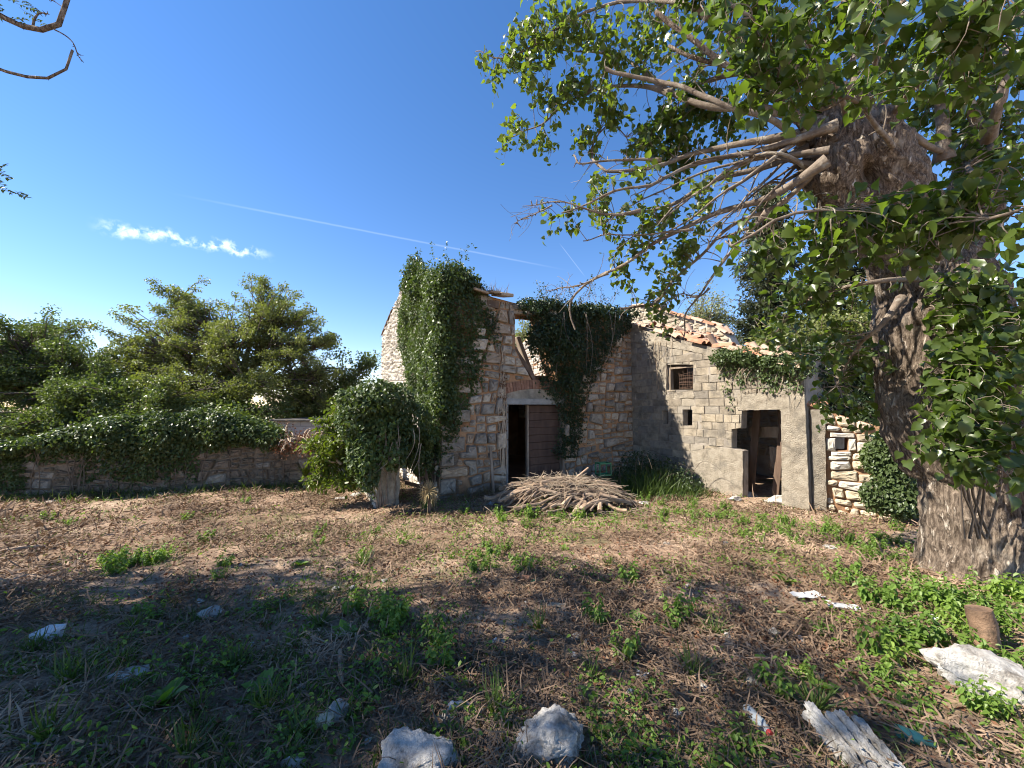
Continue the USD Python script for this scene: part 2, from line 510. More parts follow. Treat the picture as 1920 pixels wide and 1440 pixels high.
M['block'] = rough_mat('concrete_block', [(.25, (.155, .132, .10)), (.5, (.29, .252, .198)), (.8, (.395, .35, .283))], 6, 9, 1.0, 55, .95, (.12, .108, .09), 2.6, .50, .68, tint=TI, bdist=.03)
M['block_d'] = rough_mat('concrete_block_dark', [(.25, (.13, .115, .095)), (.5, (.235, .212, .178)), (.8, (.33, .30, .255))], 6, 9, 1.0, 55, .95, (.10, .09, .08), 3, .52, .68, tint=TI)
M['cement'] = rough_mat('cement_joint', [(.25, (.14, .12, .10)), (.5, (.24, .21, .175)), (.8, (.33, .30, .26))], 5, 7, .8, 60, .95)
M['lintel'] = rough_mat('concrete_lintel', [(.25, (.13, .13, .12)), (.5, (.21, .205, .19)), (.8, (.29, .28, .26))], 8, 6, .4, 80, .9)
M['tile'] = rough_mat('clay_tile', [(.25, (.22, .11, .065)), (.5, (.38, .19, .115)), (.8, (.50, .31, .21))], 5, 6, .4, 60, .85, (.32, .27, .21), 7, .6, .72, tint=TI)
M['tile_old'] = rough_mat('clay_tile_bleached', [(.25, (.25, .165, .12)), (.5, (.39, .275, .205)), (.8, (.50, .395, .31))], 5, 6, .4, 60, .9, (.30, .27, .22), 8, .56, .7, tint=TI)
M['wood'] = rough_mat('weathered_wood', [(.25, (.10, .075, .055)), (.5, (.20, .155, .115)), (.8, (.30, .25, .195))], 9, 6, .5, 40, .85, stretch=(1, 1, .25))
M['wood_dark'] = rough_mat('dark_wood', [(.25, (.05, .032, .022)), (.5, (.10, .065, .045)), (.8, (.16, .11, .08))], 9, 6, .5, 40, .85, stretch=(1, 1, .25))
M['door'] = rough_mat('door_boards', [(.25, (.035, .020, .014)), (.5, (.065, .038, .027)), (.8, (.11, .07, .05))], 7, 6, .5, 40, .85, stretch=(1, 1, .3))
M['stick'] = rough_mat('cut_branch', [(.25, (.12, .082, .058)), (.5, (.27, .195, .138)), (.8, (.44, .35, .265))], 7, 6, .6, 50, .9, tint=[(0, (.45, .42, .4)), (.5, (.95, .95, .95)), (1, (1.3, 1.25, 1.15))])
M['bark'] = usdkit.material(stage, LK + 'furrowed_bark', {
    'g': ('geometry', {}), 'mp': ('mapping', {'scale': (1, 1, .2)}),
    'wn': ('noise_texture', {'scale': 4.0, 'detail': 4.0}), 'wm': ('vector_math', {'math_type': 'scale', 'scale': .10}), 'wa': ('vector_math', {'math_type': 'add'}),
    'rd': ('noise_texture', {'type': 'ridged_multifractal', 'scale': 19.0, 'detail': 4.0, 'roughness': .6, 'lacunarity': 2.1, 'offset': 1.0, 'gain': 2.0}),
    'rr': ('map_range', {'from_min': .85, 'from_max': .25, 'to_min': 0.0, 'to_max': .60, 'clamp': True}),
    'fn': ('noise_texture', {'scale': 42.0, 'detail': 7.0, 'roughness': .7}),
    'hm': ('math', {'math_type': 'multiply_add', 'value2': .85}),
    'rp': ('rgb_ramp', {'ramp': [(.36, (.075, .056, .042)), (.50, (.21, .165, .125)), (.68, (.36, .295, .235)), (.9, (.47, .41, .34))]}),
    'li': ('noise_texture', {'scale': 2.6, 'detail': 5.0, 'roughness': .65}), 'lr': ('map_range', {'from_min': .56, 'from_max': .68, 'to_min': 0.0, 'to_max': .55, 'clamp': True}),
    'lm': ('mix', {'mix_type': 'mix', 'color2': (.33, .295, .24)}), 'b': ('bump', {'strength': 1.0, 'distance': .045}), 'p': ('principled_bsdf', {'roughness': .96, 'specular_ior_level': .2})},
    [('g.position', 'mp.vector'), ('g.position', 'wn.vector'), ('wn.color', 'wm.vector1'), ('mp.vector', 'wa.vector1'), ('wm.vector', 'wa.vector2'), ('wa.vector', 'rd.vector'), ('wa.vector', 'fn.vector'), ('rd.fac', 'rr.value'),
     ('fn.fac', 'hm.value1'), ('rr.result', 'hm.value3'), ('hm.value', 'rp.fac'), ('g.position', 'li.vector'), ('li.fac', 'lr.value'), ('lr.result', 'lm.fac'), ('rp.color', 'lm.color1'), ('lm.color', 'p.base_color'), ('hm.value', 'b.height'), ('b.normal', 'p.normal')], surface='p.BSDF')
M['limb'] = rough_mat('limb_bark', [(.25, (.085, .064, .047)), (.5, (.18, .142, .108)), (.8, (.31, .265, .21))], 9, 7, 1.0, 45, .92, (.33, .31, .26), 6, .56, .66, bdist=.02)
M['twig'] = rough_mat('twig_bark', [(.3, (.06, .045, .033)), (.7, (.15, .115, .085))], 8, 4, .3, 60, .9)
M['pale_stem'] = rough_mat('dry_stem', [(.3, (.24, .18, .12)), (.7, (.42, .34, .25))], 8, 4, .3, 60, .9)
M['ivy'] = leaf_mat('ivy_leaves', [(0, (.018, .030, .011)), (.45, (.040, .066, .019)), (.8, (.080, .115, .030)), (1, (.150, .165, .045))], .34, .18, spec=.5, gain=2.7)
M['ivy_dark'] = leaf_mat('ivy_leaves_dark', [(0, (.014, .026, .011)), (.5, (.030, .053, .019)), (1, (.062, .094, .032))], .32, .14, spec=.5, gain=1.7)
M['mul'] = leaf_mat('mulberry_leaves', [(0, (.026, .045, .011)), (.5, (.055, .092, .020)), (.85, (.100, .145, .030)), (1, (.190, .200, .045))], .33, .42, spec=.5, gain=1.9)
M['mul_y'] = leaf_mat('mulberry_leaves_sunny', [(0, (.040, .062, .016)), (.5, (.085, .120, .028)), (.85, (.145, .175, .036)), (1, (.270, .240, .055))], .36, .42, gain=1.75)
M['tree'] = leaf_mat('orchard_leaves', [(0, (.035, .046, .017)), (.5, (.075, .092, .030)), (.85, (.125, .140, .044)), (1, (.20, .19, .065))], .45, .25, clump=.7, gain=3.0)
M['tree_b'] = leaf_mat('thicket_leaves', [(0, (.024, .038, .014)), (.5, (.052, .074, .024)), (1, (.115, .125, .042))], .45, .22, clump=.6, gain=2.7)
M['conifer'] = leaf_mat('conifer_sprays', [(0, (.018, .026, .010)), (.5, (.042, .056, .019)), (1, (.095, .100, .032))], .5, .1, clump=.8)
M['olive'] = leaf_mat('silvery_leaves', [(0, (.09, .11, .06)), (1, (.22, .25, .14))], .5, .2)
M['bright'] = leaf_mat('sapling_leaves', [(0, (.07, .11, .018)), (.5, (.14, .19, .028)), (1, (.24, .27, .05))], .45, .3, gain=.95)
M['weed'] = leaf_mat('weed_leaves', [(0, (.045, .085, .016)), (.5, (.10, .155, .028)), (1, (.22, .24, .05))], .5, .32, clump=2.0, gain=2.0)
M['grass'] = leaf_mat('grass_blades', [(0, (.030, .055, .013)), (.5, (.070, .105, .026)), (.85, (.14, .16, .045)), (1, (.27, .22, .10))], .5, .3, clump=1.1)
M['drygrass'] = leaf_mat('dry_grass', [(0, (.10, .085, .045)), (.5, (.20, .165, .085)), (1, (.34, .27, .15))], .7, .2, clump=1.2, tcol=(1.2, 1.1, .8))
M['straw'] = leaf_mat('straw_litter', [(0, (.06, .042, .028)), (.3, (.17, .125, .088)), (.6, (.38, .305, .225)), (.85, (.60, .51, .40)), (1, (.70, .62, .51))], .8, .08, clump=.8, tcol=(1.1, 1.0, .8), spec=.2, gain=2.6)
M['palestraw'] = leaf_mat('pale_straw', [(0, (.30, .24, .13)), (.5, (.46, .38, .22)), (1, (.60, .52, .33))], .8, .1, tcol=(1.1, 1.0, .8), spec=.2, gain=1.1)
M['leaflitter'] = leaf_mat('dead_leaves', [(0, (.09, .045, .026)), (.5, (.19, .10, .055)), (1, (.34, .22, .13))], .8, .12, clump=1.0, tcol=(1.3, 1.0, .7), spec=.2, gain=1.45)
M['white_stone'] = rough_mat('white_limestone', [(.28, (.26, .23, .195)), (.48, (.48, .455, .415)), (.8, (.64, .62, .58))], 10, 9, 1.0, 60, .95, (.13, .108, .082), 7, .48, .66, bdist=.03)
M['grey_stone'] = rough_mat('grey_field_stone', [(.25, (.20, .18, .155)), (.5, (.33, .305, .27)), (.8, (.46, .43, .39))], 9, 7, .8, 60, .92, bdist=.01)
M['white_foam'] = rough_mat('white_plastic_scrap', [(.3, (.40, .40, .40)), (.7, (.56, .56, .55))], 12, 4, .3, 60, .6)
M['pvc'] = plain('green_plastic', (.012, .10, .045), .45)
M['purple'] = plain('purple_plastic', (.045, .012, .25), .35)
M['red'] = plain('red_plastic', (.32, .03, .025), .4)
M['teal'] = plain('teal_glass', (.05, .17, .17), .15, transmission_weight=.35)
M['iron'] = rough_mat('rusty_iron', [(.3, (.07, .045, .035)), (.7, (.19, .11, .07))], 14, 5, .4, 70, .7)
M['sheet'] = rough_mat('grey_sheet', [(.3, (.16, .18, .20)), (.7, (.30, .32, .34))], 5, 4, .3, 30, .6)
M['dark_sheet'] = rough_mat('dark_roof_sheet', [(.3, (.06, .055, .05)), (.7, (.13, .12, .11))], 5, 4, .3, 30, .8)
M['far_wall'] = rough_mat('far_painted_wall', [(.3, (.55, .53, .50)), (.7, (.68, .66, .62))], 3, 4, .2, 30, .9)
M['shed_block'] = usdkit.material(stage, LK + 'grey_shed_blocks', {
    'g': ('geometry', {}), 'mp': ('mapping', {'rotation': (math.pi / 2, 0, 0)}),
    'br': ('brick_texture', {'color1': (.30, .31, .31), 'color2': (.36, .37, .37), 'mortar': (.22, .22, .22), 'scale': 1.0, 'mortar_size': .012, 'brick_width': .4, 'row_height': .2}),
    'p': ('principled_bsdf', {'roughness': .9})}, [('g.position', 'mp.vector'), ('mp.vector', 'br.vector'), ('br.color', 'p.base_color')], surface='p.BSDF')
M['bottle'] = usdkit.material(stage, LK + 'clear_plastic', {
    'tr': ('transparent_bsdf', {'color': (.86, .92, .95)}), 'gl': ('glossy_bsdf', {'roughness': .12, 'color': (.9, .9, .9)}), 'df': ('diffuse_bsdf', {'color': (.55, .62, .66)}),
    'fr': ('fresnel', {'IOR': 1.5}), 'm1': ('mix_closure', {'fac': .35}), 'm2': ('mix_closure', {})},
    [('tr.BSDF', 'm1.closure1'), ('df.BSDF', 'm1.closure2'), ('m1.closure', 'm2.closure1'), ('gl.BSDF', 'm2.closure2'), ('fr.fac', 'm2.fac')], surface='m2.closure')


def soil_material():
    n = {'g': ('geometry', {}),
         'n1': ('noise_texture', {'scale': .55, 'detail': 5.0, 'roughness': .6}),
         'r1': ('rgb_ramp', {'ramp': [(.3, (.18, .115, .077)), (.5, (.32, .225, .155)), (.68, (.44, .335, .245))]}),
         'n2': ('noise_texture', {'scale': 14.0, 'detail': 8.0, 'roughness': .7}),
         'r2': ('rgb_ramp', {'ramp': [(.3, (.45, .42, .40)), (.5, (.95, .95, .95)), (.72, (1.7, 1.6, 1.5))]}),
         'mu': ('mix', {'mix_type': 'multiply', 'fac': 1.0}),
         'n3': ('noise_texture', {'scale': .9, 'detail': 6.0, 'roughness': .65}),
         'mr': ('map_range', {'from_min': .54, 'from_max': .66, 'to_min': 0.0, 'to_max': .7, 'clamp': True}),
         'mg': ('mix', {'mix_type': 'mix', 'color2': (.085, .095, .035)}),
         'n4': ('noise_texture', {'scale': 60.0, 'detail': 6.0, 'roughness': .75}), 'b': ('bump', {'strength': 1.0, 'distance': .03}),
         'p': ('principled_bsdf', {'roughness': .97, 'specular_ior_level': .15})}
    l = [('g.position', k + '.vector') for k in ('n1', 'n2', 'n3', 'n4')]
    l += [('n1.fac', 'r1.fac'), ('n2.fac', 'r2.fac'), ('r1.color', 'mu.color1'), ('r2.color', 'mu.color2'), ('n3.fac', 'mr.value'), ('mr.result', 'mg.fac'), ('mu.color', 'mg.color1'),
          ('mg.color', 'p.base_color'), ('n4.fac', 'b.height'), ('b.normal', 'p.normal')]
    return usdkit.material(stage, LK + 'yard_soil', n, l, surface='p.BSDF')


M['soil'] = soil_material()

# ------------------------------------------------------------------ ground
fx = np.arange(-15, 15.01, .085)
fy = np.arange(-1.0, 12.5, .085)
far = np.array([1.5, 4, 8, 15, 30, 60, 120, 250, 600, 1500.0])
gx = np.concatenate([-15 - far[::-1], fx, 15 + far])
gy = np.concatenate([-1 - far[::-1], fy, fy[-1] + far])
GX, GY = np.meshgrid(gx, gy, indexing='ij')
GZ = ground(GX, GY)
ii, jj = np.meshgrid(np.arange(len(gx) - 1), np.arange(len(gy) - 1), indexing='ij')
k = len(gy)
quad = np.stack([ii * k + jj, (ii + 1) * k + jj, (ii + 1) * k + jj + 1, ii * k + jj + 1], -1).reshape(-1, 4)
obj('ground', (np.stack([GX, GY, GZ], -1).reshape(-1, 3), quad), M['soil'], smooth=True, kind='structure')
# ------------------------------------------------------------------ the ruined stone house
C0 = np.array([-1.67, 8.9])
U = np.array([math.cos(math.radians(30)), math.sin(math.radians(30))])      # along the front, to the right
NF = np.array([U[1], -U[0]])                                                # front normal; also runs along the outbuilding's wall
FL = 6.26                                                                   # front length
GB = 6.6                                                                    # gable depth
FRONT = Plane(C0, U, NF)
GABLE = Plane(C0, -NF, -U)                                                  # left gable, seen from the left
C1 = C0 + U * FL
OUT = Plane(C1, NF, -U)                                                     # outbuilding wall, square to the front
TOPZ = 4.42

house = thing('ruined_house', 'roofless old stone house with broken front wall, brick arch over the doorway and ivy', 'house')
r = np.random.default_rng(3)
door_hole = FRONT.poly([(949, 758), (1056, 758), (1056, 990), (949, 990)])
gap = FRONT.poly([(965, 590), (1012, 594), (1026, 650), (1046, 714), (1000, 718), (984, 690), (966, 655)])
slot = FRONT.poly([(912, 575), (928, 578), (926, 640), (912, 636)])
front_poly = Polygon([(0, -.75), (FL, -.75), (FL, 4.36), (5.2, 4.5), (4.2, 4.42), (3.0, 4.40), (2.6, 4.34), (1.9, 4.40), (.9, 4.5), (0, TOPZ)])
front_wall = front_poly.difference(door_hole.union(gap))
obj('front_wall', FRONT.slab(front_wall, -.5, 0), M['mortar'], house)

dd0, dd1 = FRONT.uv(949, 758), FRONT.uv(1056, 758)
dcx, dw, dz = (dd0[0] + dd1[0]) / 2, dd1[0] - dd0[0], dd0[1]
# arch of bricks on edge above the door
half, rise, tk = dw / 2 + .02, .15, .24
R = (half ** 2 + rise ** 2) / (2 * rise)
spring = dz + .26
ccz = spring + rise - R
phi = math.asin(half / R)
arch_zone = Polygon([(dcx + R * math.sin(a), ccz + R * math.cos(a)) for a in np.linspace(-phi, phi, 20)] + [(dcx + (R + tk) * math.sin(a), ccz + (R + tk) * math.cos(a)) for a in np.linspace(phi, -phi, 20)])
tymp = Polygon([(dcx + R * math.sin(a), ccz + R * math.cos(a)) for a in np.linspace(-phi, phi, 20)] + [(dcx + half, dz + .12), (dcx - half, dz + .12)])
lint = sbox(dcx - dw / 2 - .09, dz - .004, dcx + dw / 2 + .05, dz + .145)
ivy_l = FRONT.poly([(905, 500), (905, 600), (893, 690), (878, 760), (848, 815), (832, 870), (700, 870), (700, 500)])
ivy_r = FRONT.poly([(1012, 545), (1178, 560), (1176, 610), (1148, 645), (1118, 692), (1088, 742), (1083, 800), (1072, 850), (1052, 850), (1050, 790), (1040, 750), (1030, 715)])
field = front_wall.difference(arch_zone.buffer(.012)).difference(tymp.buffer(.01)).difference(lint.buffer(.01))
# corner stones first, then squared rubble
z = -.6
quoins = []
flip = True
while z < 4.3:
    h = r.uniform(.24, .42)
    w = r.uniform(.62, .85) if flip else r.uniform(.34, .48)
    quoins.append(sbox(0.0, z, w, min(z + h, 4.4)))
    z += h; flip = not flip
quoin_zone = shapely.union_all(quoins)
cells = split_cells(sbox(0, -.6, FL, 4.55), lambda u, zz: .40 - .022 * u, r, 1.4, .10)
n_st = 0
for g in quoins + [c.difference(quoin_zone) for c in cells]:
    g = g.intersection(field)
    for q in polys(g):
        if ivy_l.buffer(-.15).contains(q) or ivy_r.buffer(-.15).contains(q):
            continue
        for s in stone_shape(q, r.uniform(.010, .024), .035):
            if s.area < .0075:
                continue
            big = s.area > .05
            m = M[r.choice(['stone', 'stone', 'stone', 'stone_b', 'stone_c'])] if s.centroid.y > .6 else M[r.choice(['stone_c', 'stone_b', 'stone_c', 'stone'])]
            obj('stone', FRONT.stone(s, r.uniform(.045, .10) if big else r.uniform(.02, .06), r), m, house)
            n_st += 1
print('front stones', n_st)
na = 23
for i in range(na):
    a0, a1 = -phi + 2 * phi * (i + .06) / na, -phi + 2 * phi * (i + .94) / na
    if .42 < (i + .5) / na < .62 and r.random() < .5:
        continue
    g = Polygon([(dcx + R * math.sin(a0), ccz + R * math.cos(a0)), (dcx + R * math.sin(a1), ccz + R * math.cos(a1)),
                 (dcx + (R + tk) * math.sin(a1), ccz + (R + tk) * math.cos(a1)), (dcx + (R + tk) * math.sin(a0), ccz + (R + tk) * math.cos(a0))])
    obj('arch_brick', FRONT.slab(g, -.1, r.uniform(.008, .03)), M['brick'], house)
obj('arch_filling', FRONT.slab(tymp, -.12, .006), M['plaster'], house)
obj('door_lintel', FRONT.slab(lint, -.3, .035), M['lintel'], house)
for s in (0, 1):
    u0 = dcx - dw / 2 - .02 if s == 0 else dcx + dw / 2 - .05
    obj('door_jamb', FRONT.slab(sbox(u0, -.6, u0 + .07, dz - .006), -.12, .02), M['lintel'] if s == 0 else M['wood'], house)
# right-hand door leaf stands shut, the other is gone
lw = dw * .56
leaf_u = dcx + dw / 2 - lw - .05
leaf = tag(UsdGeom.Xform.Define(stage, path_for('door_leaf', house)).GetPrim(), 'shut red-brown boarded leaf on the right side of the doorway')
nb = 11
zb = np.linspace(-.45, dz - .03, nb + 1)
for i in range(nb):
    obj('board', FRONT.slab(sbox(leaf_u + r.uniform(0, .01), zb[i] + .006, leaf_u + lw, zb[i + 1] - .004), -.16, -.115 + r.uniform(0, .014)), M['door'], leaf)
obj('edge_post', FRONT.slab(sbox(leaf_u - .055, -.45, leaf_u - .005, dz - .02), -.18, -.09), M['wood'], leaf)
# beams: fallen window lintel, stone lintel, small boards in the wall
obj('window_lintel', FRONT.slab(FRONT.poly([(955, 572), (1018, 577), (1018, 592), (955, 588)]), -.42, .05), M['stone_b'], house)
a, b = FRONT.uv(962, 645), FRONT.uv(1006, 716)
pa, pb = FRONT.xyz(a[0], a[1], -.12), FRONT.xyz(b[0], b[1], -.05)
ax = unit(pb - pa)
obj('fallen_beam', box_at((pa + pb) / 2, np.linalg.norm(pb - pa) + .1, .14, .12, ax, np.append(NF, 0), np.cross(ax, np.append(NF, 0)), .015), M['wood_dark'], house)
a, b = FRONT.uv(1000, 640), FRONT.uv(1016, 716)
pa, pb = FRONT.xyz(a[0], a[1], -.7), FRONT.xyz(b[0], b[1], -.4)
ax = unit(pb - pa)
obj('fallen_beam', box_at((pa + pb) / 2, np.linalg.norm(pb - pa) + .5, .16, .14, ax, np.append(NF, 0), np.cross(ax, np.append(NF, 0)), .015), M['wood'], house)
obj('wall_plate', FRONT.slab(FRONT.poly([(911, 563), (932, 567), (932, 580), (911, 575)]), -.2, .09), M['wood_dark'], house)
# eaves slabs left on top of the front wall
e0, e1 = FRONT.uv(880, 556)[0], FRONT.uv(951, 565)[0]
uu = e0
while uu < e1:
    w = r.uniform(.22, .42)
    cz = TOPZ - .02 + .11 * r.random()
    obj('eaves_slab', box_at(FRONT.xyz(uu + w / 2, cz + .05, r.uniform(.02, .10)), w - .015, r.uniform(.5, .68), r.uniform(.05, .09), np.append(U, r.normal(0, .06)), np.append(NF, -.22), None if False else np.cross(np.append(U, 0), np.append(NF, -.22)), .015), M['stone_b'], house)
    uu += w
# the other three walls, thick rubble
apex = 5.62
gable_poly = Polygon([(0, -.75), (GB, -.75), (GB, TOPZ), (GB / 2, apex), (0, TOPZ)])
obj('left_gable_wall', GABLE.slab(gable_poly, -.5, 0), M['mortar_pale'], house)
REAR = Plane(C0 - NF * (GB - .5), U, NF)
rear_poly = Polygon([(.5, -.75), (FL, -.75), (FL, 4.2), (5, 4.5), (3.8, 4.2), (2.6, 4.45), (1.4, 4.3), (.5, 4.4)])
obj('rear_wall', REAR.slab(rear_poly, -.5, 0), M['mortar'], house)
RIGHTG = Plane(C1 - U * .5, -NF, -U)
rg_poly = Polygon([(.5, -.75), (GB - .5, -.75), (GB - .5, 4.3), (4.5, 5.0), (GB / 2, 5.3), (2.2, 4.9), (.5, 4.4)])
obj('right_gable_wall', RIGHTG.slab(rg_poly, -.5, 0), M['mortar'], house)


def rubble(plane, poly, size, rng, skip=None, out=(.02, .05), asp=1.5):
    mb = MB()
    for g in split_cells(poly.envelope, lambda a, b: size, rng, asp, .14):
        g = g.intersection(poly)
        if g.is_empty or (skip is not None and skip.contains(g)):
            continue
        for q in polys(g):
            for s in stone_shape(q, rng.uniform(.008, .02), .03):
                mb.add(*plane.stone(s, rng.uniform(*out), rng))
    return mb


obj('rubble_face', rubble(GABLE, gable_poly.buffer(-.02), .20, np.random.default_rng(5), out=(.02, .06)), M['rubble'], house, kind='stuff')
obj('inner_rubble_face', rubble(REAR, rear_poly.buffer(-.02).intersection(sbox(.5, 1.5, FL - .5, 6)), .30, np.random.default_rng(6)), M['stone_b'], house, kind='stuff')
obj('inner_rubble_face', rubble(RIGHTG, rg_poly.buffer(-.02).intersection(sbox(.5, 1.2, 6, 6)), .30, np.random.default_rng(7)), M['rubble'], house, kind='stuff')
# verge tiles at the back of the gable
sl = math.atan2(apex - TOPZ, GB / 2)


def barrel(length, rad, thick=.014, seg=6, arc=math.pi * .92):
    """A clay barrel tile lying along +x, hollow side down."""
    a = np.linspace(math.pi / 2 - arc / 2, math.pi / 2 + arc / 2, seg + 1)
    mb = MB()
    V = []
    for x, s in ((-length / 2, 1.0), (length / 2, .86)):
        for rr in (rad * s, rad * s - thick):
            V.append(np.stack([np.full(seg + 1, x), rr * np.cos(a), rr * np.sin(a) - rad * .55], 1))
    k = seg + 1
    V = np.vstack(V)
    F = []
    for i in range(seg):
        F += [[i, 2 * k + i, 2 * k + i + 1, i + 1], [k + i, k + i + 1, 3 * k + i + 1, 3 * k + i], [i, i + 1, k + i + 1, k + i], [2 * k + i, 3 * k + i, 3 * k + i + 1, 2 * k + i + 1]]
    F += [[0, k, 3 * k, 2 * k], [seg, 2 * k + seg, 3 * k + seg, k + seg]]
    return V, np.array(F)


def placed(vf, o, ax, ay, az):
    v, f = vf
    return v @ np.array([unit(ax), unit(ay), unit(az)]) + np.asarray(o, float), f


down = np.append(-NF * math.cos(sl), -math.sin(sl))
for i in range(5):
    bb = 5.25 + .33 * i
    o = GABLE.xyz(bb, apex - (bb - GB / 2) * math.tan(sl) + .075, -.06)
    az = unit(np.cross(down, np.append(U, 0)))
    az = az if az[2] > 0 else -az
    obj('verge_tile', placed(barrel(.42, .12), o, down, np.append(U, 0), az), M['tile_old'], house)
# remaining upper floor: joists with boards, closes the room below
jz = 2.55
for i, b_ in enumerate(np.arange(.9, 5.9, .62)):
    obj('floor_board', box_at(np.append(C0 + U * FL / 2 - NF * b_, jz), FL - 1.05, .60, .05, np.append(U, 0), np.append(-NF, r.normal(0, .01))), M['wood_dark'], house)
for i in range(5):
    o = C0 + U * (1.0 + i * 1.05)
    pa, pb = np.append(o - NF * .55, jz - .1), np.append(o - NF * 6.0, jz - .12)
    obj('joist', box_at((pa + pb) / 2, 5.4, .12, .15, unit(pb - pa), np.append(U, 0), (0, 0, 1), .01), M['wood_dark'], house)
# odd timbers inside the doorway
for i in range(5):
    a = np.append(C0 + U * (dcx - dw / 2 + .1 + .12 * i) - NF * (.7 + .25 * i), -.4)
    b = a + np.array([r.uniform(-.3, .35), r.uniform(.1, .4), r.uniform(1.2, 2.3)])
    obj('loose_timber', tube(smooth_path([a, b], 3), [.045, .035], 5), M['wood'], house)

# ------------------------------------------------------------------ block outbuilding on the right
outb = thing('block_outbuilding', 'low outbuilding of grey concrete blocks with dark open doorway and broken clay tiles on top', 'outbuilding')
r = np.random.default_rng(8)
WL = OUT.uv(1517, 900)[0]
top_pts = [OUT.uv(*p) for p in [(1187, 606), (1230, 624), (1290, 641), (1350, 655), (1400, 664), (1462, 672)]]
top_pts.append([WL, OUT.uv(1515, 702)[1]])
out_poly = Polygon([(-.02, -.8), (WL, -.8)] + [tuple(p) for p in top_pts[::-1]] + [(-.02, top_pts[0][1] + .03)]).buffer(0)
odoor = OUT.poly([(1392, 769), (1464, 768), (1468, 990), (1394, 990), (1394, 845), (1373, 841), (1373, 805), (1391, 803)])
owin = OUT.poly([(1250, 684), (1300, 684), (1300, 731), (1250, 731)])
oslot = OUT.poly([(1243, 770), (1253, 770), (1253, 795), (1243, 795)])
oslot2 = OUT.poly([(1281, 768), (1298, 768), (1298, 798), (1281, 798)])
holes = shapely.union_all([odoor, owin, oslot, oslot2])
solid = out_poly.difference(holes)
obj('wall_core', OUT.slab(solid, -.2, 0), M['cement'], outb)
top_strip = OUT.poly([(1185, 560), (1500, 620), (1520, 705), (1462, 690), (1390, 676), (1300, 660), (1240, 648), (1185, 640)]).intersection(solid)
plinth = OUT.poly([(1296, 846), (1322, 842), (1350, 838), (1376, 842), (1394, 846), (1394, 990), (1306, 990), (1310, 900)]).intersection(solid)
pier = OUT.poly([(1466, 690), (1516, 700), (1524, 990), (1468, 990), (1466, 768), (1466, 740)]).intersection(solid)
head = OUT.poly([(1384, 738), (1466, 736), (1466, 770), (1384, 769)]).intersection(solid)
reveal = OUT.poly([(1236, 678), (1250, 680), (1250, 740), (1300, 732), (1304, 744), (1232, 752)]).intersection(solid)
plastered = shapely.union_all([top_strip, plinth, pier, head, reveal])
course = .2
row = 0
z = -.7
n_bl = 0
while z < 4.5:
    off = (.2 if row % 2 else 0) + r.uniform(-.05, .05)
    u = -.4 + off
    while u < WL:
        w = r.choice([.4, .4, .4, .39, .2])
        g = sbox(max(u, 0), z, min(u + w, WL), z + course).intersection(solid.difference(plastered)).buffer(-.006)
        for q in polys(g):
            if q.area > .004:
                s = q.simplify(.004)
                if s.geom_type != 'Polygon':
                    continue
                convex = s.convex_hull.area < s.area * 1.03
                dz_ = r.uniform(.006, .026)
                vf = OUT.stone(s, dz_, r, inset=.008, lump=.002) if convex else OUT.slab(s, -.02, dz_)
                obj('block', vf, M[r.choice(['block', 'block', 'block_d'])], outb)
                n_bl += 1
        u += w
    z += course; row += 1
print('blocks', n_bl)


def rough_slab(plane, poly, out, rng, step=.07):
    """Plaster with an uneven thickness, ragged at its edge."""
    mb = MB()
    for g in polys(poly):
        m = trimesh.creation.extrude_polygon(g.simplify(.01), out + .03)
        m = m.subdivide_to_size(step * 1.8)
        v = m.vertices.copy()
        h = v[:, 2] - .03
        p = plane.xyz(v[:, 0], v[:, 1], h)
        nz = (meshkit.fbm(p * 7.0, 3, 4) - .5)
        front = h > out - .001
        h = h + np.where(front, nz * .035, 0)
        jit = (np.stack([meshkit.noise(p * 9, 11), meshkit.noise(p * 9, 12)], 1) - .5) * .035
        v2 = v[:, :2] + np.where(front[:, None], jit, 0)
        f = m.faces[:, ::-1] if np.cross(plane.u, [0, 0, 1]) @ plane.n < 0 else m.faces
        mb.add(plane.xyz(v2[:, 0], v2[:, 1], h), f)
    return mb


obj('mortar_cap', rough_slab(OUT, top_strip, .025, r), M['plaster'], outb)
obj('plinth', rough_slab(OUT, plinth, .035, r), M['plaster'], outb)
obj('door_pier', rough_slab(OUT, pier, .04, r), M['plaster'], outb)
obj('door_head', rough_slab(OUT, head, .03, r), M['plaster'], outb)
obj('window_surround', rough_slab(OUT, reveal, .022, r), M['plaster'], outb)
w0, w1 = OUT.uv(1250, 731), OUT.uv(1300, 684)
win = tag(UsdGeom.Xform.Define(stage, path_for('window', outb)).GetPrim())
obj('frame', OUT.slab(sbox(w0[0] + .005, w0[1], w0[0] + .10, w1[1]), -.17, -.06), M['wood'], win)
obj('frame', OUT.slab(sbox(w0[0] + .11, w1[1] - .055, w1[0], w1[1] - .004), -.17, -.05), M['wood'], win)
mb = MB()
for i in range(9):
    uu = w0[0] + .35 + (w1[0] - w0[0] - .36) * i / 8
    mb.add(*tube(smooth_path([OUT.xyz(uu + r.normal(0, .01), w0[1], -.1), OUT.xyz(uu + r.normal(0, .02), w0[1] + (w1[1] - w0[1]) * r.uniform(.6, .95), -.1)], 4), .004, 4))
for i in range(9):
    zz = w0[1] + (w1[1] - w0[1]) * .7 * (i + .5) / 9
    mb.add(*tube(smooth_path([OUT.xyz(w0[0] + .35, zz + r.normal(0, .01), -.105), OUT.xyz(w1[0], zz + r.normal(0, .02), -.105)], 4), .004, 4))
obj('wire_grille', mb, M['iron'], win)
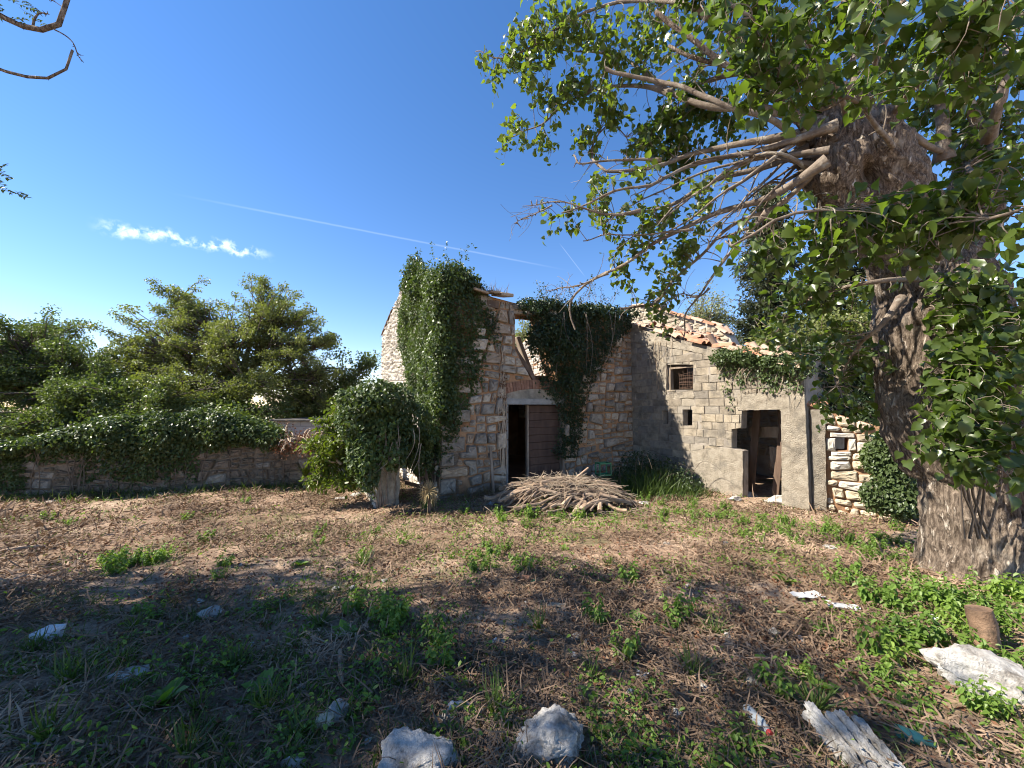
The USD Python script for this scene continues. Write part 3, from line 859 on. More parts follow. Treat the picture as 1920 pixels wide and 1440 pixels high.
# far wall with a raised, tile-capped top; end walls
BACKD = 3.2
BW = Plane(C1 + U * BACKD, NF, -U)
bw_top = [BW.uv(*p) for p in [(1180, 574), (1215, 574), (1262, 590), (1300, 600), (1345, 612), (1368, 632), (1385, 668)]]
bw_poly = Polygon([(bw_top[0][0], -.8), (WL, -.8), (WL, 2.7)] + [tuple(p) for p in bw_top[::-1]])
obj('far_wall', BW.slab(bw_poly, -.4, 0), M['mortar_pale'], outb)
obj('far_rubble_face', rubble(BW, bw_poly.buffer(-.03).intersection(sbox(-5, .2, 9, 9)), .27, np.random.default_rng(9), out=(.02, .07), asp=2.0), M['stone_w'], outb, kind='stuff')
ENDW = Plane(C1 + NF * WL, U, NF)
obj('end_wall', ENDW.slab(Polygon([(.22, -.8), (BACKD - .01, -.8), (BACKD - .01, 2.75), (.22, 2.7)]), -.25, -.01), M['cement'], outb)
CROSS = Plane(C1 - NF * .3, U, NF)
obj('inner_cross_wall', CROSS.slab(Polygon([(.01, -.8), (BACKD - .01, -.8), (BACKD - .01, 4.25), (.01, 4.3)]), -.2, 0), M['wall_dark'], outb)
# capping tiles on the far wall
for i in range(len(bw_top) - 2):
    a, b = bw_top[i], bw_top[i + 1]
    nseg = max(1, int((b[0] - a[0]) / .36))
    for j in range(nseg):
        f = (j + .5) / nseg
        uu, zz = a[0] + (b[0] - a[0]) * f, a[1] + (b[1] - a[1]) * f
        ax = np.append(NF * (b[0] - a[0]), b[1] - a[1])
        for side in (-.06, .16, .36):
            if r.random() < .85:
                o = BW.xyz(uu, zz + .06 + r.uniform(-.01, .02), -side)
                az = unit(np.cross(ax, np.append(U, 0))); az = az if az[2] > 0 else -az
                obj('cap_tile', placed(barrel(.42, .11), o, ax + r.normal(0, .05, 3), np.append(U, r.normal(0, .1)), az), M[r.choice(['tile_old', 'tile_old', 'tile'])], outb)
# roof tiles, broken and slipped
slope = (top_pts[-2][1] - top_pts[1][1]) / (top_pts[-2][0] - top_pts[1][0])
for iu, uo in enumerate(np.arange(-.06, 3.1, .215)):
    for it, tt in enumerate(np.arange(.5, WL + .1, .36)):
        verge = iu < 2
        keep = (.78 if tt > 1.0 else .4) if verge else (.0 if (1.0 < tt < 3.7 and .5 < uo < 3.0 and meshkit.noise(np.array([[tt * 1.1, uo * 1.3, 2.]]), 3)[0] > .62) else .86)
        if r.random() > keep:
            continue
        zz = np.interp(tt, [p[0] for p in top_pts], [p[1] for p in top_pts])
        o = OUT.xyz(tt, zz + .085 + r.uniform(-.015, .03) + .02 * (iu % 2), -uo)
        ax = np.append(NF, slope) + r.normal(0, .05 if not verge else .03, 3)
        if r.random() < .28:
            ax = ax + r.normal(0, .4, 3); o[2] += .05
        az = unit(np.cross(ax, np.append(U, 0))); az = az if az[2] > 0 else -az
        obj('roof_tile', placed(barrel(.44, .115), o, ax, np.append(U, r.normal(0, .08)), az + r.normal(0, .06, 3)), M[r.choice(['tile', 'tile_old', 'tile_old'])], outb)
for i in range(11):
    tt = .12 + .235 * i
    zz = np.interp(tt, [p[0] for p in top_pts], [p[1] for p in top_pts]) + .0
    pa, pb = OUT.xyz(tt, zz + .0, -.06), OUT.xyz(tt + r.normal(0, .015), zz + .01, -BACKD + .02)
    obj('roof_board', box_at((pa + pb) / 2, np.linalg.norm(pb - pa), .215, .03, pb - pa, np.append(NF, slope), None if False else np.cross(unit(pb - pa), unit(np.append(NF, slope)))), M['wood_dark'], outb)
for i in range(4):
    uo = .5 + i * .8
    pa, pb = OUT.xyz(.2, 4.0, -uo), OUT.xyz(WL - .1, 4.0 + slope * (WL - .3), -uo)
    obj('rafter', box_at((pa + pb) / 2 + [0, 0, .02], np.linalg.norm(pb - pa), .09, .11, pb - pa, np.append(U, 0), np.cross(unit(pb - pa), np.append(U, 0)), .01), M['wood_dark'], outb)
# boards leaning inside the doorway
dA, dB = OUT.uv(1394, 900)[0], OUT.uv(1467, 900)[0]
inside = [(-.15, -.4, .10, 2.4, .17, .55), (.30, -.45, .62, 2.3, .15, .75), (.62, -.45, .45, 2.35, .12, .65), (.55, 1.0, 1.1, 2.2, .14, .9), (.95, .2, .80, 2.3, .2, .95), (1.05, -.4, 1.1, 2.3, .22, .6), (-.3, 1.05, 1.3, 1.12, .26, .85), (.1, .45, 1.4, .5, .5, 1.0)]
for (ua, za, ub, zb_, wd, back) in inside:
    pa, pb = OUT.xyz(dA + ua, za, -back), OUT.xyz(dA + ub, zb_, -back - .12)
    ax = unit(pb - pa)
    ay = unit(np.cross(ax, np.append(U, 0)))
    obj('leaning_board', box_at((pa + pb) / 2, np.linalg.norm(pb - pa), wd, .03, ax, ay, np.cross(ax, ay), .004), M['wood_dark' if back < .8 else 'wood'], outb)

# ------------------------------------------------------------------ stone shed wall beyond the door pier
sd = unit(np.array([.84, -.54]))
SH = Plane(at(1521, 860, 8.02)[:2] + np.array([.02, .05]), sd, np.array([sd[1], -sd[0]]))
shed = thing('stone_shed', 'low yellowish rubble shed wall with a small square opening, right of the outbuilding', 'shed')
r = np.random.default_rng(15)
hole = SH.poly([(1567, 820), (1590, 820), (1590, 845), (1567, 845)])
sh_poly = SH.poly([(1518, 764), (1546, 764), (1548, 770), (1600, 785), (1650, 800), (1720, 830), (1760, 860), (1760, 1010), (1518, 1010)]).difference(hole)
obj('wall_core', SH.slab(sh_poly, -.4, 0), M['mortar'], shed)
post = SH.poly([(1519, 768), (1545, 768), (1550, 1000), (1526, 1000)])
obj('corner_post', rough_slab(SH, post, .09, r), M['plaster'], shed)
tl = SH.uv(1531, 757)
for k_ in range(3):
    obj('cap_tile', placed(barrel(.34, .1), SH.xyz(tl[0] + .02 * k_, tl[1] - .02 + .05 * k_, .0 - .1 * k_), np.append(sd, r.normal(0, .2)), np.append(SH.n[:2], r.normal(0, .2)), (0, 0, 1)), M['tile'], shed)
hw = [SH.poly([(1556, 811), (1602, 813), (1603, 820), (1556, 819)]), SH.poly([(1548, 822), (1566, 821), (1566, 845), (1549, 844)]), SH.poly([(1591, 822), (1604, 822), (1605, 844), (1591, 845)]), SH.poly([(1558, 847), (1596, 847), (1596, 854), (1558, 854)])]
for q in hw:
    obj('opening_stone', SH.stone(q, .05, r, .02), M['rubble'], shed)
done = shapely.union_all(hw + [post])
fld = sh_poly.difference(done.buffer(.006))
for g in split_cells(fld.envelope, lambda a, b: .23, r, 1.9, .12):
    for q in polys(g.intersection(fld)):
        for s in stone_shape(q, r.uniform(.008, .018), .035):
            obj('stone', SH.stone(s, r.uniform(.03, .08), r), M[r.choice(['stone_w', 'stone_w', 'rubble', 'stone_w'])], shed)

# ------------------------------------------------------------------ boundary wall on the left
A0, A1 = np.array([-19.0, 7.25]), np.array([-4.1, 11.0])
bd = unit(A1 - A0)
BND = Plane(A0, bd, np.array([bd[1], -bd[0]]))
BL = np.linalg.norm(A1 - A0)
bwall = thing('boundary_wall', 'dry stone boundary wall along the left side of the yard, half hidden by ivy', 'wall')
r = np.random.default_rng(21)
bz = lambda u: .78 + .12 * math.sin(u * 1.7) + .05 * math.sin(u * 4.1)
bp = Polygon([(0, -.9), (BL, -.9)] + [(u, bz(u)) for u in np.linspace(BL, 0, 60)])
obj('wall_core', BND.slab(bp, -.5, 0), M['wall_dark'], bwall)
x_vis = BND.uv(-60, 880)[0]
ctr = 0
small = MB()
for g in split_cells(sbox(x_vis, -.7, BL, 1.1), lambda a, b: .26, r, 1.6, .13):
    for q in polys(g.intersection(bp)):
        for s in stone_shape(q, r.uniform(.01, .02), .035):
            vf = BND.stone(s, r.uniform(.03, .08), r)
            px, py, _ = project(BND.xyz(s.centroid.x, s.centroid.y))
            if ctr < 290 and s.area > .035 and (px > 400 or s.centroid.y < .35):
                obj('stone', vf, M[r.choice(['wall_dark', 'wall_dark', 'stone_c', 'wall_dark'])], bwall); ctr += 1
            else:
                small.add(*vf)
obj('small_stones', small, M['wall_dark'], bwall, kind='stuff')
print('boundary stones', ctr)

# ------------------------------------------------------------------ gate pillar at the corner of the house
gp = thing('gate_pillar', 'old plastered gate pillar smothered in ivy at the left corner of the house', 'pillar')
pb_ = gpt(722, 950)
r = np.random.default_rng(23)
PW, PH = .46, 2.15
PF = Plane(pb_[:2] - U * .17, U, NF)
m = trimesh.creation.box([PW, .5, PH + .4]).subdivide_to_size(.05)
v = m.vertices.copy()
w3 = np.append(PF.o[:2] + U * PW / 2 - NF * .25, 0) + v[:, :1] * np.append(U, 0) + v[:, 1:2] * np.append(-NF, 0) + v[:, 2:] * [0, 0, 1] + [0, 0, PH / 2 - .6]
w3 += (np.stack([meshkit.fbm(w3 * 4, 3, s_) for s_ in (1, 2, 3)], 1) - .5) * .09
obj('shaft', (w3, m.faces), M['plaster'], gp, smooth=40)
PS = Plane(PF.o[:2] - NF * .02, -NF, -U)
mbp = MB()
for g in split_cells(sbox(0, -.6, .46, 1.9), lambda a, b: .17, r, 1.5, .12):
    for s in stone_shape(g, .012, .03):
        mbp.add(*PS.stone(s, r.uniform(.03, .06), r))
obj('rubble_side', mbp, M['rubble'], gp, kind='stuff')
SPUR = Plane(PF.o[:2] - NF * .5, -NF, -U)
obj('spur_wall', SPUR.slab(Polygon([(0, -.7), (1.5, -.7), (1.5, 1.0), (.6, 1.4), (0, 1.9)]), -.42, -.02), M['mortar_pale'], gp)

# ------------------------------------------------------------------ grey block shed behind the boundary wall, far house
sg = thing('grey_shed', 'small grey block shed with dark flat sheet roof behind the boundary wall', 'shed')
a, b = at(516, 800, 13.5), at(640, 800, 13.5)
cx_, wd_ = (a[0] + b[0]) / 2, b[0] - a[0]
ztop = at(560, 790, 13.5)[2]
obj('wall', box_at((cx_, 15.0, (ztop - .7) / 2), wd_, 3.0, ztop + .7), M['shed_block'], sg)
obj('roof_sheet', box_at((cx_ + .05, 14.95, ztop + .05), wd_ + .3, 3.3, .06, bevel=.01), M['dark_sheet'], sg)
fh = thing('far_house', 'white house with red tiled roof glimpsed through leaves at the right edge', 'house')
a = at(1900, 650, 22)
obj('wall', box_at((a[0] + 3, 25, 2.0), 7, 6, 5.0), M['far_wall'], fh)
zt = 4.5
rv = np.array([[a[0] - .8, 21.6, zt], [a[0] + 6.8, 21.6, zt], [a[0] + 6.8, 28.4, zt], [a[0] - .8, 28.4, zt], [a[0] - .8, 25, zt + 1.5], [a[0] + 6.8, 25, zt + 1.5]])
rf = trimesh.convex.convex_hull(np.vstack([rv, rv - [0, 0, .12]]))
obj('roof', rf, M['tile'], fh)
wv = box_at((a[0] + .7, 21.97, 2.6), .9, .06, 1.2)
obj('window', wv, M['wood_dark'], fh)
# ------------------------------------------------------------------ ivy
def ivy_on(plane, poly, dens, thick, rng, size=(.05, .085), inner=True, lift=0.0):
    """Leaves over a patch of wall: the layer swells and thins in lumps and thins out at its edge."""
    x0, y0, x1, y1 = poly.bounds
    n = int(dens * (x1 - x0) * (y1 - y0))
    q = np.stack([rng.uniform(x0, x1, n), rng.uniform(y0, y1, n)], 1)
    jit = q + rng.normal(0, .10, q.shape)
    q = q[shapely.contains_xy(poly, jit[:, 0], jit[:, 1])]
    lump = meshkit.fbm(np.c_[q * 1.6, np.full(len(q), thick * 7)], 3, 2)
    lump = lump + .45 * (meshkit.fbm(np.c_[q * 5.2, np.full(len(q), thick * 3)], 2, 6) - .5)
    edge = np.clip(shapely.distance(shapely.points(q), poly.exterior) / .45, .12, 1)
    h = thick * (.15 + 2.1 * np.clip(lump - .30, 0, 1)) * np.sqrt(edge)
    k = h * np.sqrt(rng.random(len(q))) * 1.05 + lift + .03
    P = plane.xyz(q[:, 0], q[:, 1], k)
    N = plane.n * .8 + np.array([0, 0, .55]) + rng.normal(0, .5, P.shape)
    T = np.array([0, 0, -.8]) + plane.n * .25 + rng.normal(0, .5, P.shape)
    return P, N, T, rng.uniform(*size, len(P))


def blob(c, rad, n, rng, size=(.06, .1), shell=.55, lump=.35, seed=0):
    """Leaves in the outer part of a lumpy rounded mass."""
    D = rand_dirs(n, rng)
    k = 1 + lump * 2 * (meshkit.fbm(D * 1.9 + seed * 3.7, 3, 4) - .5) + lump * 1.1 * (meshkit.fbm(D * 5.5 + seed * 1.7, 2, 14) - .5)
    s = (shell + (1 - shell) * rng.random(n) ** .6) * k
    P = np.asarray(c) + D * np.asarray(rad) * s[:, None]
    N = D * .7 + np.array([0, 0, .5]) + rng.normal(0, .5, P.shape)
    T = np.array([0, 0, -.7]) + D * .3 + rng.normal(0, .55, P.shape)
    return P, N, T, rng.uniform(*size, n)


def cat(*parts):
    return [np.concatenate(x) for x in zip(*parts)]


def foliage(parent, sets, mat, shape='diamond', name='foliage', kind='stuff'):
    P, N, T, S = cat(*sets)
    return obj(name, leaves(P, N, T, S, shape), mat, parent, kind=kind)


def stems(parent, paths, mat, name='stem', sides=5):
    for pts, r0, r1 in paths:
        obj(name, tube(smooth_path(pts, max(4, 3 * len(pts))), [r0, r1], sides), mat, parent, smooth=True)


r = np.random.default_rng(31)
# great ivy over the left corner of the house
iv = thing('ivy_vine', 'huge dark ivy mass hanging over the left gable and front corner', 'ivy')
gpts = [(768, 512), (757, 560), (757, 640), (764, 690), (780, 745), (798, 800), (817, 855), (830, 868), (838, 700), (836, 500), (792, 500)]
gp_ = GABLE.poly(gpts).intersection(sbox(-.2, -.5, 5.2, 6.1))
fpts = [(822, 495), (870, 500), (882, 520), (908, 548), (913, 580), (911, 640), (898, 690), (884, 750), (852, 800), (836, 848), (824, 862)]
fp_ = FRONT.poly(fpts)
sets = [ivy_on(GABLE, gp_, 1000, .27, r), ivy_on(GABLE, gp_, 400, .10, r), ivy_on(FRONT, fp_, 1000, .30, r), ivy_on(FRONT, fp_, 350, .12, r)]
for i, (px, py, rd) in enumerate([(778, 494, .26), (772, 512, .3), (785, 520, .34), (765, 535, .25), (845, 508, .3), (865, 515, .28), (820, 528, .3), (878, 530, .22)]):
    sets.append(blob(at(px, py, 10.6 if px < 800 else 9.3), (rd, rd, rd * .9), int(3200 * rd * rd) + 90, r, seed=500 + i, shell=.3))
for i in range(12):                         # tufts along the top
    b_ = r.uniform(-.1, 2.7)
    zt_ = TOPZ + min(b_, GB - b_) * math.tan(sl)
    sets.append(blob(GABLE.xyz(b_, zt_ - .02, r.uniform(-.35, .15)), (.30, .34, .26), 260, r, seed=i))
for i, (uu, zz) in enumerate([(.1, 4.6), (.45, 4.62), (.8, 4.6), (1.0, 4.5), (.3, 4.7), (.65, 4.72)]):
    sets.append(blob(FRONT.xyz(uu, zz, r.uniform(-.35, .2)), (.38, .36, .33), 360, r, seed=20 + i))
for i in range(9):                          # hanging curtain on the front, below
    q = FRONT.uv(r.uniform(828, 880), r.uniform(640, 780))
    sets.append(blob(FRONT.xyz(q[0] * .45, q[1], .16), (.2, .18, .42), 200, r, seed=40 + i))
for z_ in np.arange(1.9, 4.6, .45):           # the rounded corner itself
    sets.append(blob(FRONT.xyz(-.05, z_, .12), (.28, .28, .42), 330, r, seed=int(z_ * 10)))
for i in range(34):                         # trailing shoots round the rim
    px, py = [(r.uniform(748, 764), r.uniform(540, 720)), (r.uniform(905, 918), r.uniform(560, 650)), (r.uniform(770, 880), r.uniform(486, 500)), (r.uniform(800, 850), r.uniform(850, 885))][i % 4]
    p0 = at(px, py, {0: 11.3, 1: 9.45, 2: 9.6, 3: 8.95}[i % 4])
    tip = p0 + r.normal(0, .16, 3) + [0, 0, .18 if i % 4 == 2 else -.25]
    pts = smooth_path([p0, (p0 + tip) / 2 + r.normal(0, .04, 3), tip], 8)
    P = np.repeat(pts, 3, 0) + r.normal(0, .03, (24, 3))
    sets.append((P, rand_dirs(24, r), rand_dirs(24, r) + [0, 0, -.5], r.uniform(.04, .075, 24)))
foliage(iv, sets, M['ivy'])
sp = []
for i in range(14):
    b0 = r.uniform(.1, 1.0)
    b1 = b0 + r.normal(.5, .5)
    sp.append(([GABLE.xyz(b0, -.4, .04), GABLE.xyz(b0 + r.normal(0, .15), 1.2, .05), GABLE.xyz((b0 + b1) / 2, 2.6, .06), GABLE.xyz(b1, 4.3, .06)], .03, .008))
stems(iv, sp, M['limb'])

iv2 = thing('ivy_vine', 'ivy sheet tumbling from the wall top down the right side of the doorway', 'ivy')
rp = FRONT.poly([(990, 566), (1080, 566), (1172, 580), (1182, 612), (1152, 645), (1122, 692), (1092, 742), (1087, 800), (1077, 856), (1040, 858), (1052, 795), (1042, 752), (1012, 716), (1030, 690), (1018, 650), (992, 604)])
sets = [ivy_on(FRONT, rp, 950, .26, r), ivy_on(FRONT, rp, 400, .10, r)]
for i in range(26):
    px = r.uniform(985, 1180)
    q = FRONT.uv(px, np.interp(px, [985, 1010, 1060, 1100, 1180], [580, 572, 585, 588, 592]))
    sets.append(blob(FRONT.xyz(q[0], q[1] + r.uniform(-.1, .16), r.uniform(-.35, .1)), (.32, .3, .22), 200, r, seed=60 + i))
for i in range(14):
    px = r.uniform(1000, 1075)
    q = FRONT.uv(px, r.uniform(610, 720))
    sets.append(blob(FRONT.xyz(q[0], q[1], .15), (.30, .28, .33), 240, r, seed=90 + i))
q0 = FRONT.uv(975, 578)
sets.append(blob(FRONT.xyz(q0[0], q0[1] + .05, .05), (.22, .22, .12), 120, r))
# thin shoots standing against the sky
sp = []
for i in range(26):
    px = r.uniform(1000, 1150)
    q = FRONT.uv(px, 572)
    p0 = FRONT.xyz(q[0], q[1], r.uniform(-.3, .2))
    top = p0 + np.array([r.normal(0, .2), r.normal(0, .15), r.uniform(.25, .75)])
    mid = (p0 + top) / 2 + r.normal(0, .06, 3)
    sp.append(([p0, mid, top], .007, .003))
    pts = smooth_path([p0, mid, top], 9)[3:]
    P = np.repeat(pts, 3, 0) + r.normal(0, .035, (len(pts) * 3, 3))
    sets.append((P, rand_dirs(len(P), r), rand_dirs(len(P), r), r.uniform(.035, .06, len(P))))
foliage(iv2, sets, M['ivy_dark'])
for i in range(6):
    px = r.uniform(1030, 1150)
    q = FRONT.uv(px, 590)
    b0 = FRONT.xyz(q[0], q[1], .35)
    L_ = r.uniform(.8, 2.0)
    sp.append(([b0, b0 + [r.normal(0, .1), r.normal(0, .05), -L_ / 2], b0 + [r.normal(0, .25), -.05, -L_]], .008, .004))
stems(iv2, sp, M['limb'])

iv3 = thing('ivy_vine', 'narrow half dead vine climbing the left jamb of the doorway', 'ivy')
vp = FRONT.poly([(934, 690), (950, 690), (950, 720), (947, 865), (934, 865)])
foliage(iv3, [ivy_on(FRONT, vp, 500, .12, r, (.035, .06))], M['leaflitter'])
sp = [([FRONT.xyz(FRONT.uv(940 + r.normal(0, 3), 900)[0], -.4, .05)] + [FRONT.xyz(FRONT.uv(941 + r.normal(0, 4), y_)[0], FRONT.uv(941, y_)[1], .06) for y_ in (830, 770, 700, 650)], .016, .006) for _ in range(7)]
stems(iv3, sp, M['pale_stem'])

iv4 = thing('ivy_vine', 'small ivy tuft below the eaves slabs, left of the broken upper window', 'ivy')
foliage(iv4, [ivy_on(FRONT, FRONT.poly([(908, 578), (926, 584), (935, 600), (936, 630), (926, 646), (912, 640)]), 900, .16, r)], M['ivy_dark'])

iv5 = thing('ivy_vine', 'bushy ivy hood covering the top of the gate pillar left of the house', 'ivy')
sets = []
hood = [((706, 745), 7.65, (.55, .5, .36)), ((690, 770), 7.7, (.5, .45, .4)), ((735, 755), 7.9, (.5, .5, .42)), ((668, 790), 7.7, (.36, .4, .48)), ((660, 745), 7.9, (.28, .35, .22)), ((770, 790), 8.2, (.42, .45, .4)), ((720, 800), 7.75, (.5, .4, .45)), ((690, 830), 7.6, (.33, .35, .5)), ((745, 815), 7.9, (.45, .4, .35)), ((800, 815), 8.5, (.3, .3, .25)), ((735, 850), 7.6, (.3, .25, .3)), ((775, 835), 8.55, (.4, .25, .4)), ((788, 858), 8.6, (.26, .2, .36)), ((770, 850), 8.3, (.25, .2, .3)), ((690, 880), 7.45, (.22, .2, .42)), ((675, 850), 7.6, (.25, .25, .45))]
for i, ((px, py), dep, rad) in enumerate(hood):
    sets.append(blob(at(px, py, dep), rad, int(5200 * rad[0] * rad[2]) + 250, r, seed=120 + i, shell=.7))
sets.append(ivy_on(PS, sbox(-.1, -.2, .62, 2.0), 700, .28, r))
sets.append(ivy_on(PF, sbox(-.05, .75, PW + .1, 2.0), 500, .2, r))
foliage(iv5, sets, M['ivy'])
sp = []
for i in range(12):
    p0 = at(r.uniform(715, 790), r.uniform(790, 840), 7.45)
    sp.append(([p0, p0 + [r.normal(0, .08), 0, -.3], p0 + [r.normal(0, .2), r.normal(0, .1), -r.uniform(.5, .9)]], .009, .004))
for i in range(6):
    a_ = r.uniform(0, PW)
    sp.append(([PF.xyz(a_, -.4, .03), PF.xyz(a_ + r.normal(0, .08), .5, .05), PF.xyz(a_ + r.normal(0, .15), 1.6, .05)], .016, .008))
stems(iv5, sp, M['limb'])

iv6 = thing('ivy_vine', 'long ivy hedge lying over the left boundary wall', 'ivy')
sets = []
top_line = lambda px: np.interp(px, [-200, 0, 60, 120, 200, 300, 400, 440, 500, 520], [838, 834, 822, 800, 782, 776, 768, 772, 792, 806])
for i, px in enumerate(np.linspace(-180, 512, 64)):
    u_ = BND.uv(px, 820)[0]
    zt_ = BND.uv(px, top_line(px) + r.uniform(-3, 8))[1]
    z0 = bz(u_) - .2
    h_ = max(zt_ - z0, .25)
    sets.append(blob(BND.xyz(u_, z0 + h_ * .48, r.uniform(-.25, .12)), (.42, .48, h_ * .56), int(900 * (.4 + h_)), r, (.06, .1), .6, .45, seed=150 + i))
hang = [(-150, 60, 925, .24), (150, 200, 905, .16), (0, 60, 930, .12), (340, 380, 905, .12), (40, 150, 868, .2), (190, 340, 905, .34), (300, 370, 880, .3), (370, 420, 850, .25), (420, 520, 835, .25), (90, 230, 850, .25)]
for (xa, xb, yb, th) in hang:
    pg = BND.poly([(xa, 820), (xb, 820), (xb - 8, yb - 20), ((xa + xb) / 2, yb), (xa + 8, yb - 20)])
    sets.append(ivy_on(BND, pg, 900, th, r, (.06, .095)))
foliage(iv6, sets, M['ivy'])
sp = []
for i in range(26):
    px = r.uniform(10, 620)
    u_ = BND.uv(px, 850)[0]
    sp.append(([BND.xyz(u_, -.5, .1), BND.xyz(u_ + r.normal(0, .05), .1, .1), BND.xyz(u_ + r.normal(0, .12), .7, .12)], .013, .006))
stems(iv6, sp, M['twig'])

iv7 = thing('ivy_vine', 'ivy fringe spilling over the top of the block wall above the dark doorway', 'ivy')
sets = []
for i, px in enumerate(np.linspace(1352, 1500, 20)):
    q = OUT.uv(px, np.interp(px, [1352, 1400, 1450, 1500], [668, 665, 672, 690]))
    sets.append(blob(OUT.xyz(q[0], q[1] - .02, r.uniform(-.25, .18)), (.3, .3, .22), 230, r, (.05, .08), seed=220 + i))
sets.append(ivy_on(OUT, OUT.poly([(1345, 655), (1500, 680), (1512, 735), (1480, 720), (1450, 735), (1420, 705), (1395, 722), (1372, 700), (1352, 690)]), 900, .25, r))
sets.append(ivy_on(OUT, OUT.poly([(1352, 690), (1362, 690), (1380, 745), (1378, 770), (1362, 740)]), 350, .08, r))
foliage(iv7, sets, M['ivy'])
sp = []
for i in range(22):
    px = r.uniform(1345, 1510)
    q = OUT.uv(px, 690)
    b0 = OUT.xyz(q[0], q[1], .12)
    L_ = r.uniform(.25, .8)
    sp.append(([b0, b0 + [r.normal(0, .12), r.normal(0, .05), -L_ / 2], b0 + [r.normal(0, .25), r.normal(0, .05), -L_]], .006, .003))
for i in range(9):
    q = OUT.uv(r.uniform(1225, 1262), 640)
    b0 = OUT.xyz(q[0], q[1], .03)
    sp.append(([b0, b0 + [r.normal(0, .06), 0, -.5], b0 + [r.normal(0, .12), 0, -r.uniform(.7, 1.6)]], .006, .004))
stems(iv7, sp, M['pale_stem'])

iv8 = thing('ivy_vine', 'dark ivy thicket over the rubble shed wall beside the big tree', 'ivy')
sets = []
for i, ((px, py), dep, rad) in enumerate([((1540, 700), 8.6, (.45, .4, .4)), ((1590, 715), 8.6, (.5, .4, .45)), ((1640, 740), 8.4, (.5, .4, .45)), ((1580, 760), 8.2, (.5, .3, .3)), ((1640, 790), 7.9, (.45, .35, .4)), ((1690, 780), 8.0, (.5, .4, .6)), ((1560, 660), 9.0, (.5, .5, .4)), ((1630, 680), 9.0, (.6, .5, .5)), ((1500, 680), 9.2, (.4, .4, .3))]):
    sets.append(blob(at(px, py, dep), rad, 1300, r, (.06, .1), .6, seed=260 + i))
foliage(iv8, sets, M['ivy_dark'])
iv9 = thing('ivy_vine', 'ivy clump growing from the ground against the right end of the rubble shed', 'ivy')
sets = []
for i, ((px, py), dep, rad) in enumerate([((1650, 930), 7.0, (.32, .25, .3)), ((1680, 900), 6.95, (.3, .25, .45)), ((1660, 870), 7.1, (.3, .2, .4)), ((1690, 940), 6.8, (.28, .25, .3)), ((1640, 860), 7.3, (.2, .2, .3)), ((1670, 830), 7.1, (.3, .2, .3))]):
    sets.append(blob(at(px, py, dep), rad, 1100, r, (.05, .085), .6, seed=280 + i))
foliage(iv9, sets, M['ivy'])


# ------------------------------------------------------------------ background trees
def tree(name, label, category, base, blobs, n_clump, per, leaf, mat, rng, trunk_r=.22, spread=.34, bark='twig', shape='diamond', flat=.75, trunk_h=None, droop=.4, limbs=True):
    """Trunk, limbs to every mass of the crown, branchlets to every clump, and leaves round the branchlets."""
    t = thing(name, label, category)
    base = np.asarray(base, float)
    cz = np.mean([b[0][2] for b in blobs])
    fork = base + np.array([rng.normal(0, .15), rng.normal(0, .15), trunk_h or max(.8, (cz - base[2]) * .45)])
    mb = MB()
    mb.add(*tube(smooth_path([base - [0, 0, .3], (base + fork) / 2 + rng.normal(0, .08, 3), fork], 8), [trunk_r * 1.25, trunk_r * .8], 9))
    obj('trunk', mb, M[bark], t, smooth=True)
    mb = MB()
    sets = []
    vol = np.array([np.prod(b[1]) ** .66 for b in blobs]); vol /= vol.sum()
    for (c, rad), w in zip(blobs, vol):
        c, rad = np.asarray(c, float), np.asarray(rad, float)
        mid = (fork + c) / 2 + np.array([0, 0, .12 * np.linalg.norm(c - fork)]) + rng.normal(0, .12, 3)
        limb = smooth_path([fork, mid, c], 9)
        if limbs:
            mb.add(*tube(limb, [trunk_r * .5, trunk_r * .16], 6))
        k = max(3, int(n_clump * w))
        D = rand_dirs(k, rng)
        s = rng.random(k) ** .45
        lump = 1 + .7 * (meshkit.fbm(D * 1.7 + c, 2, 3) - .5)
        C = c + D * rad * (s * lump)[:, None]
        gate = meshkit.fbm(C * 1.05 + 17, 2, 7)
        C = C[gate > np.quantile(gate, .22)] if k > 12 else C
        spike = C[np.linalg.norm((C - c) / rad, axis=1) > .8]
        if limbs and k > 12:
            C = np.vstack([C, spike + unit(spike - c) * rng.uniform(.1, .75, (len(spike), 1)) * np.clip(rad.mean() / 1.2, .3, 1.1) + [0, 0, .06]])
        for p in C:
            a0 = limb[rng.integers(4, 9)]
            m_ = (a0 + p) / 2 + rng.normal(0, .08, 3) + [0, 0, .06]
            br = smooth_path([a0, m_, p], 6)
            if limbs:
                mb.add(*tube(br, [.036, .010], 4, cap=False))
            nb_ = per // 3
            P = np.vstack([p + rand_dirs(per, rng) * (rng.random((per, 1)) ** .45) * [spread * 1.5, spread * 1.5, spread * 1.5 * flat], br[rng.integers(2, 6, nb_)] + rand_dirs(nb_, rng) * rng.random((nb_, 1)) * spread])
            N = np.array([-.15, -.1, .45]) + rng.normal(0, .8, P.shape)
            T = unit(P - p) * .6 + np.array([0, 0, -droop]) + rng.normal(0, .5, P.shape)
            sets.append((P, N, T, rng.uniform(leaf * .7, leaf * 1.25, len(P))))
    if limbs:
        obj('branches', mb, M[bark], t, smooth=True)
    P, N, T, S = cat(*sets)
    obj('crown', leaves(P, N, T, S, shape), mat, t, kind='stuff')
    return t


def B(px, py, y, rx, rz, ry=None):
    """One mass of a crown: centre by line of sight and distance, radii in pixels of the photograph turned into metres."""
    s = y / FPX
    return (at(px, py, y), (rx * s, (ry or rx) * s, rz * s))


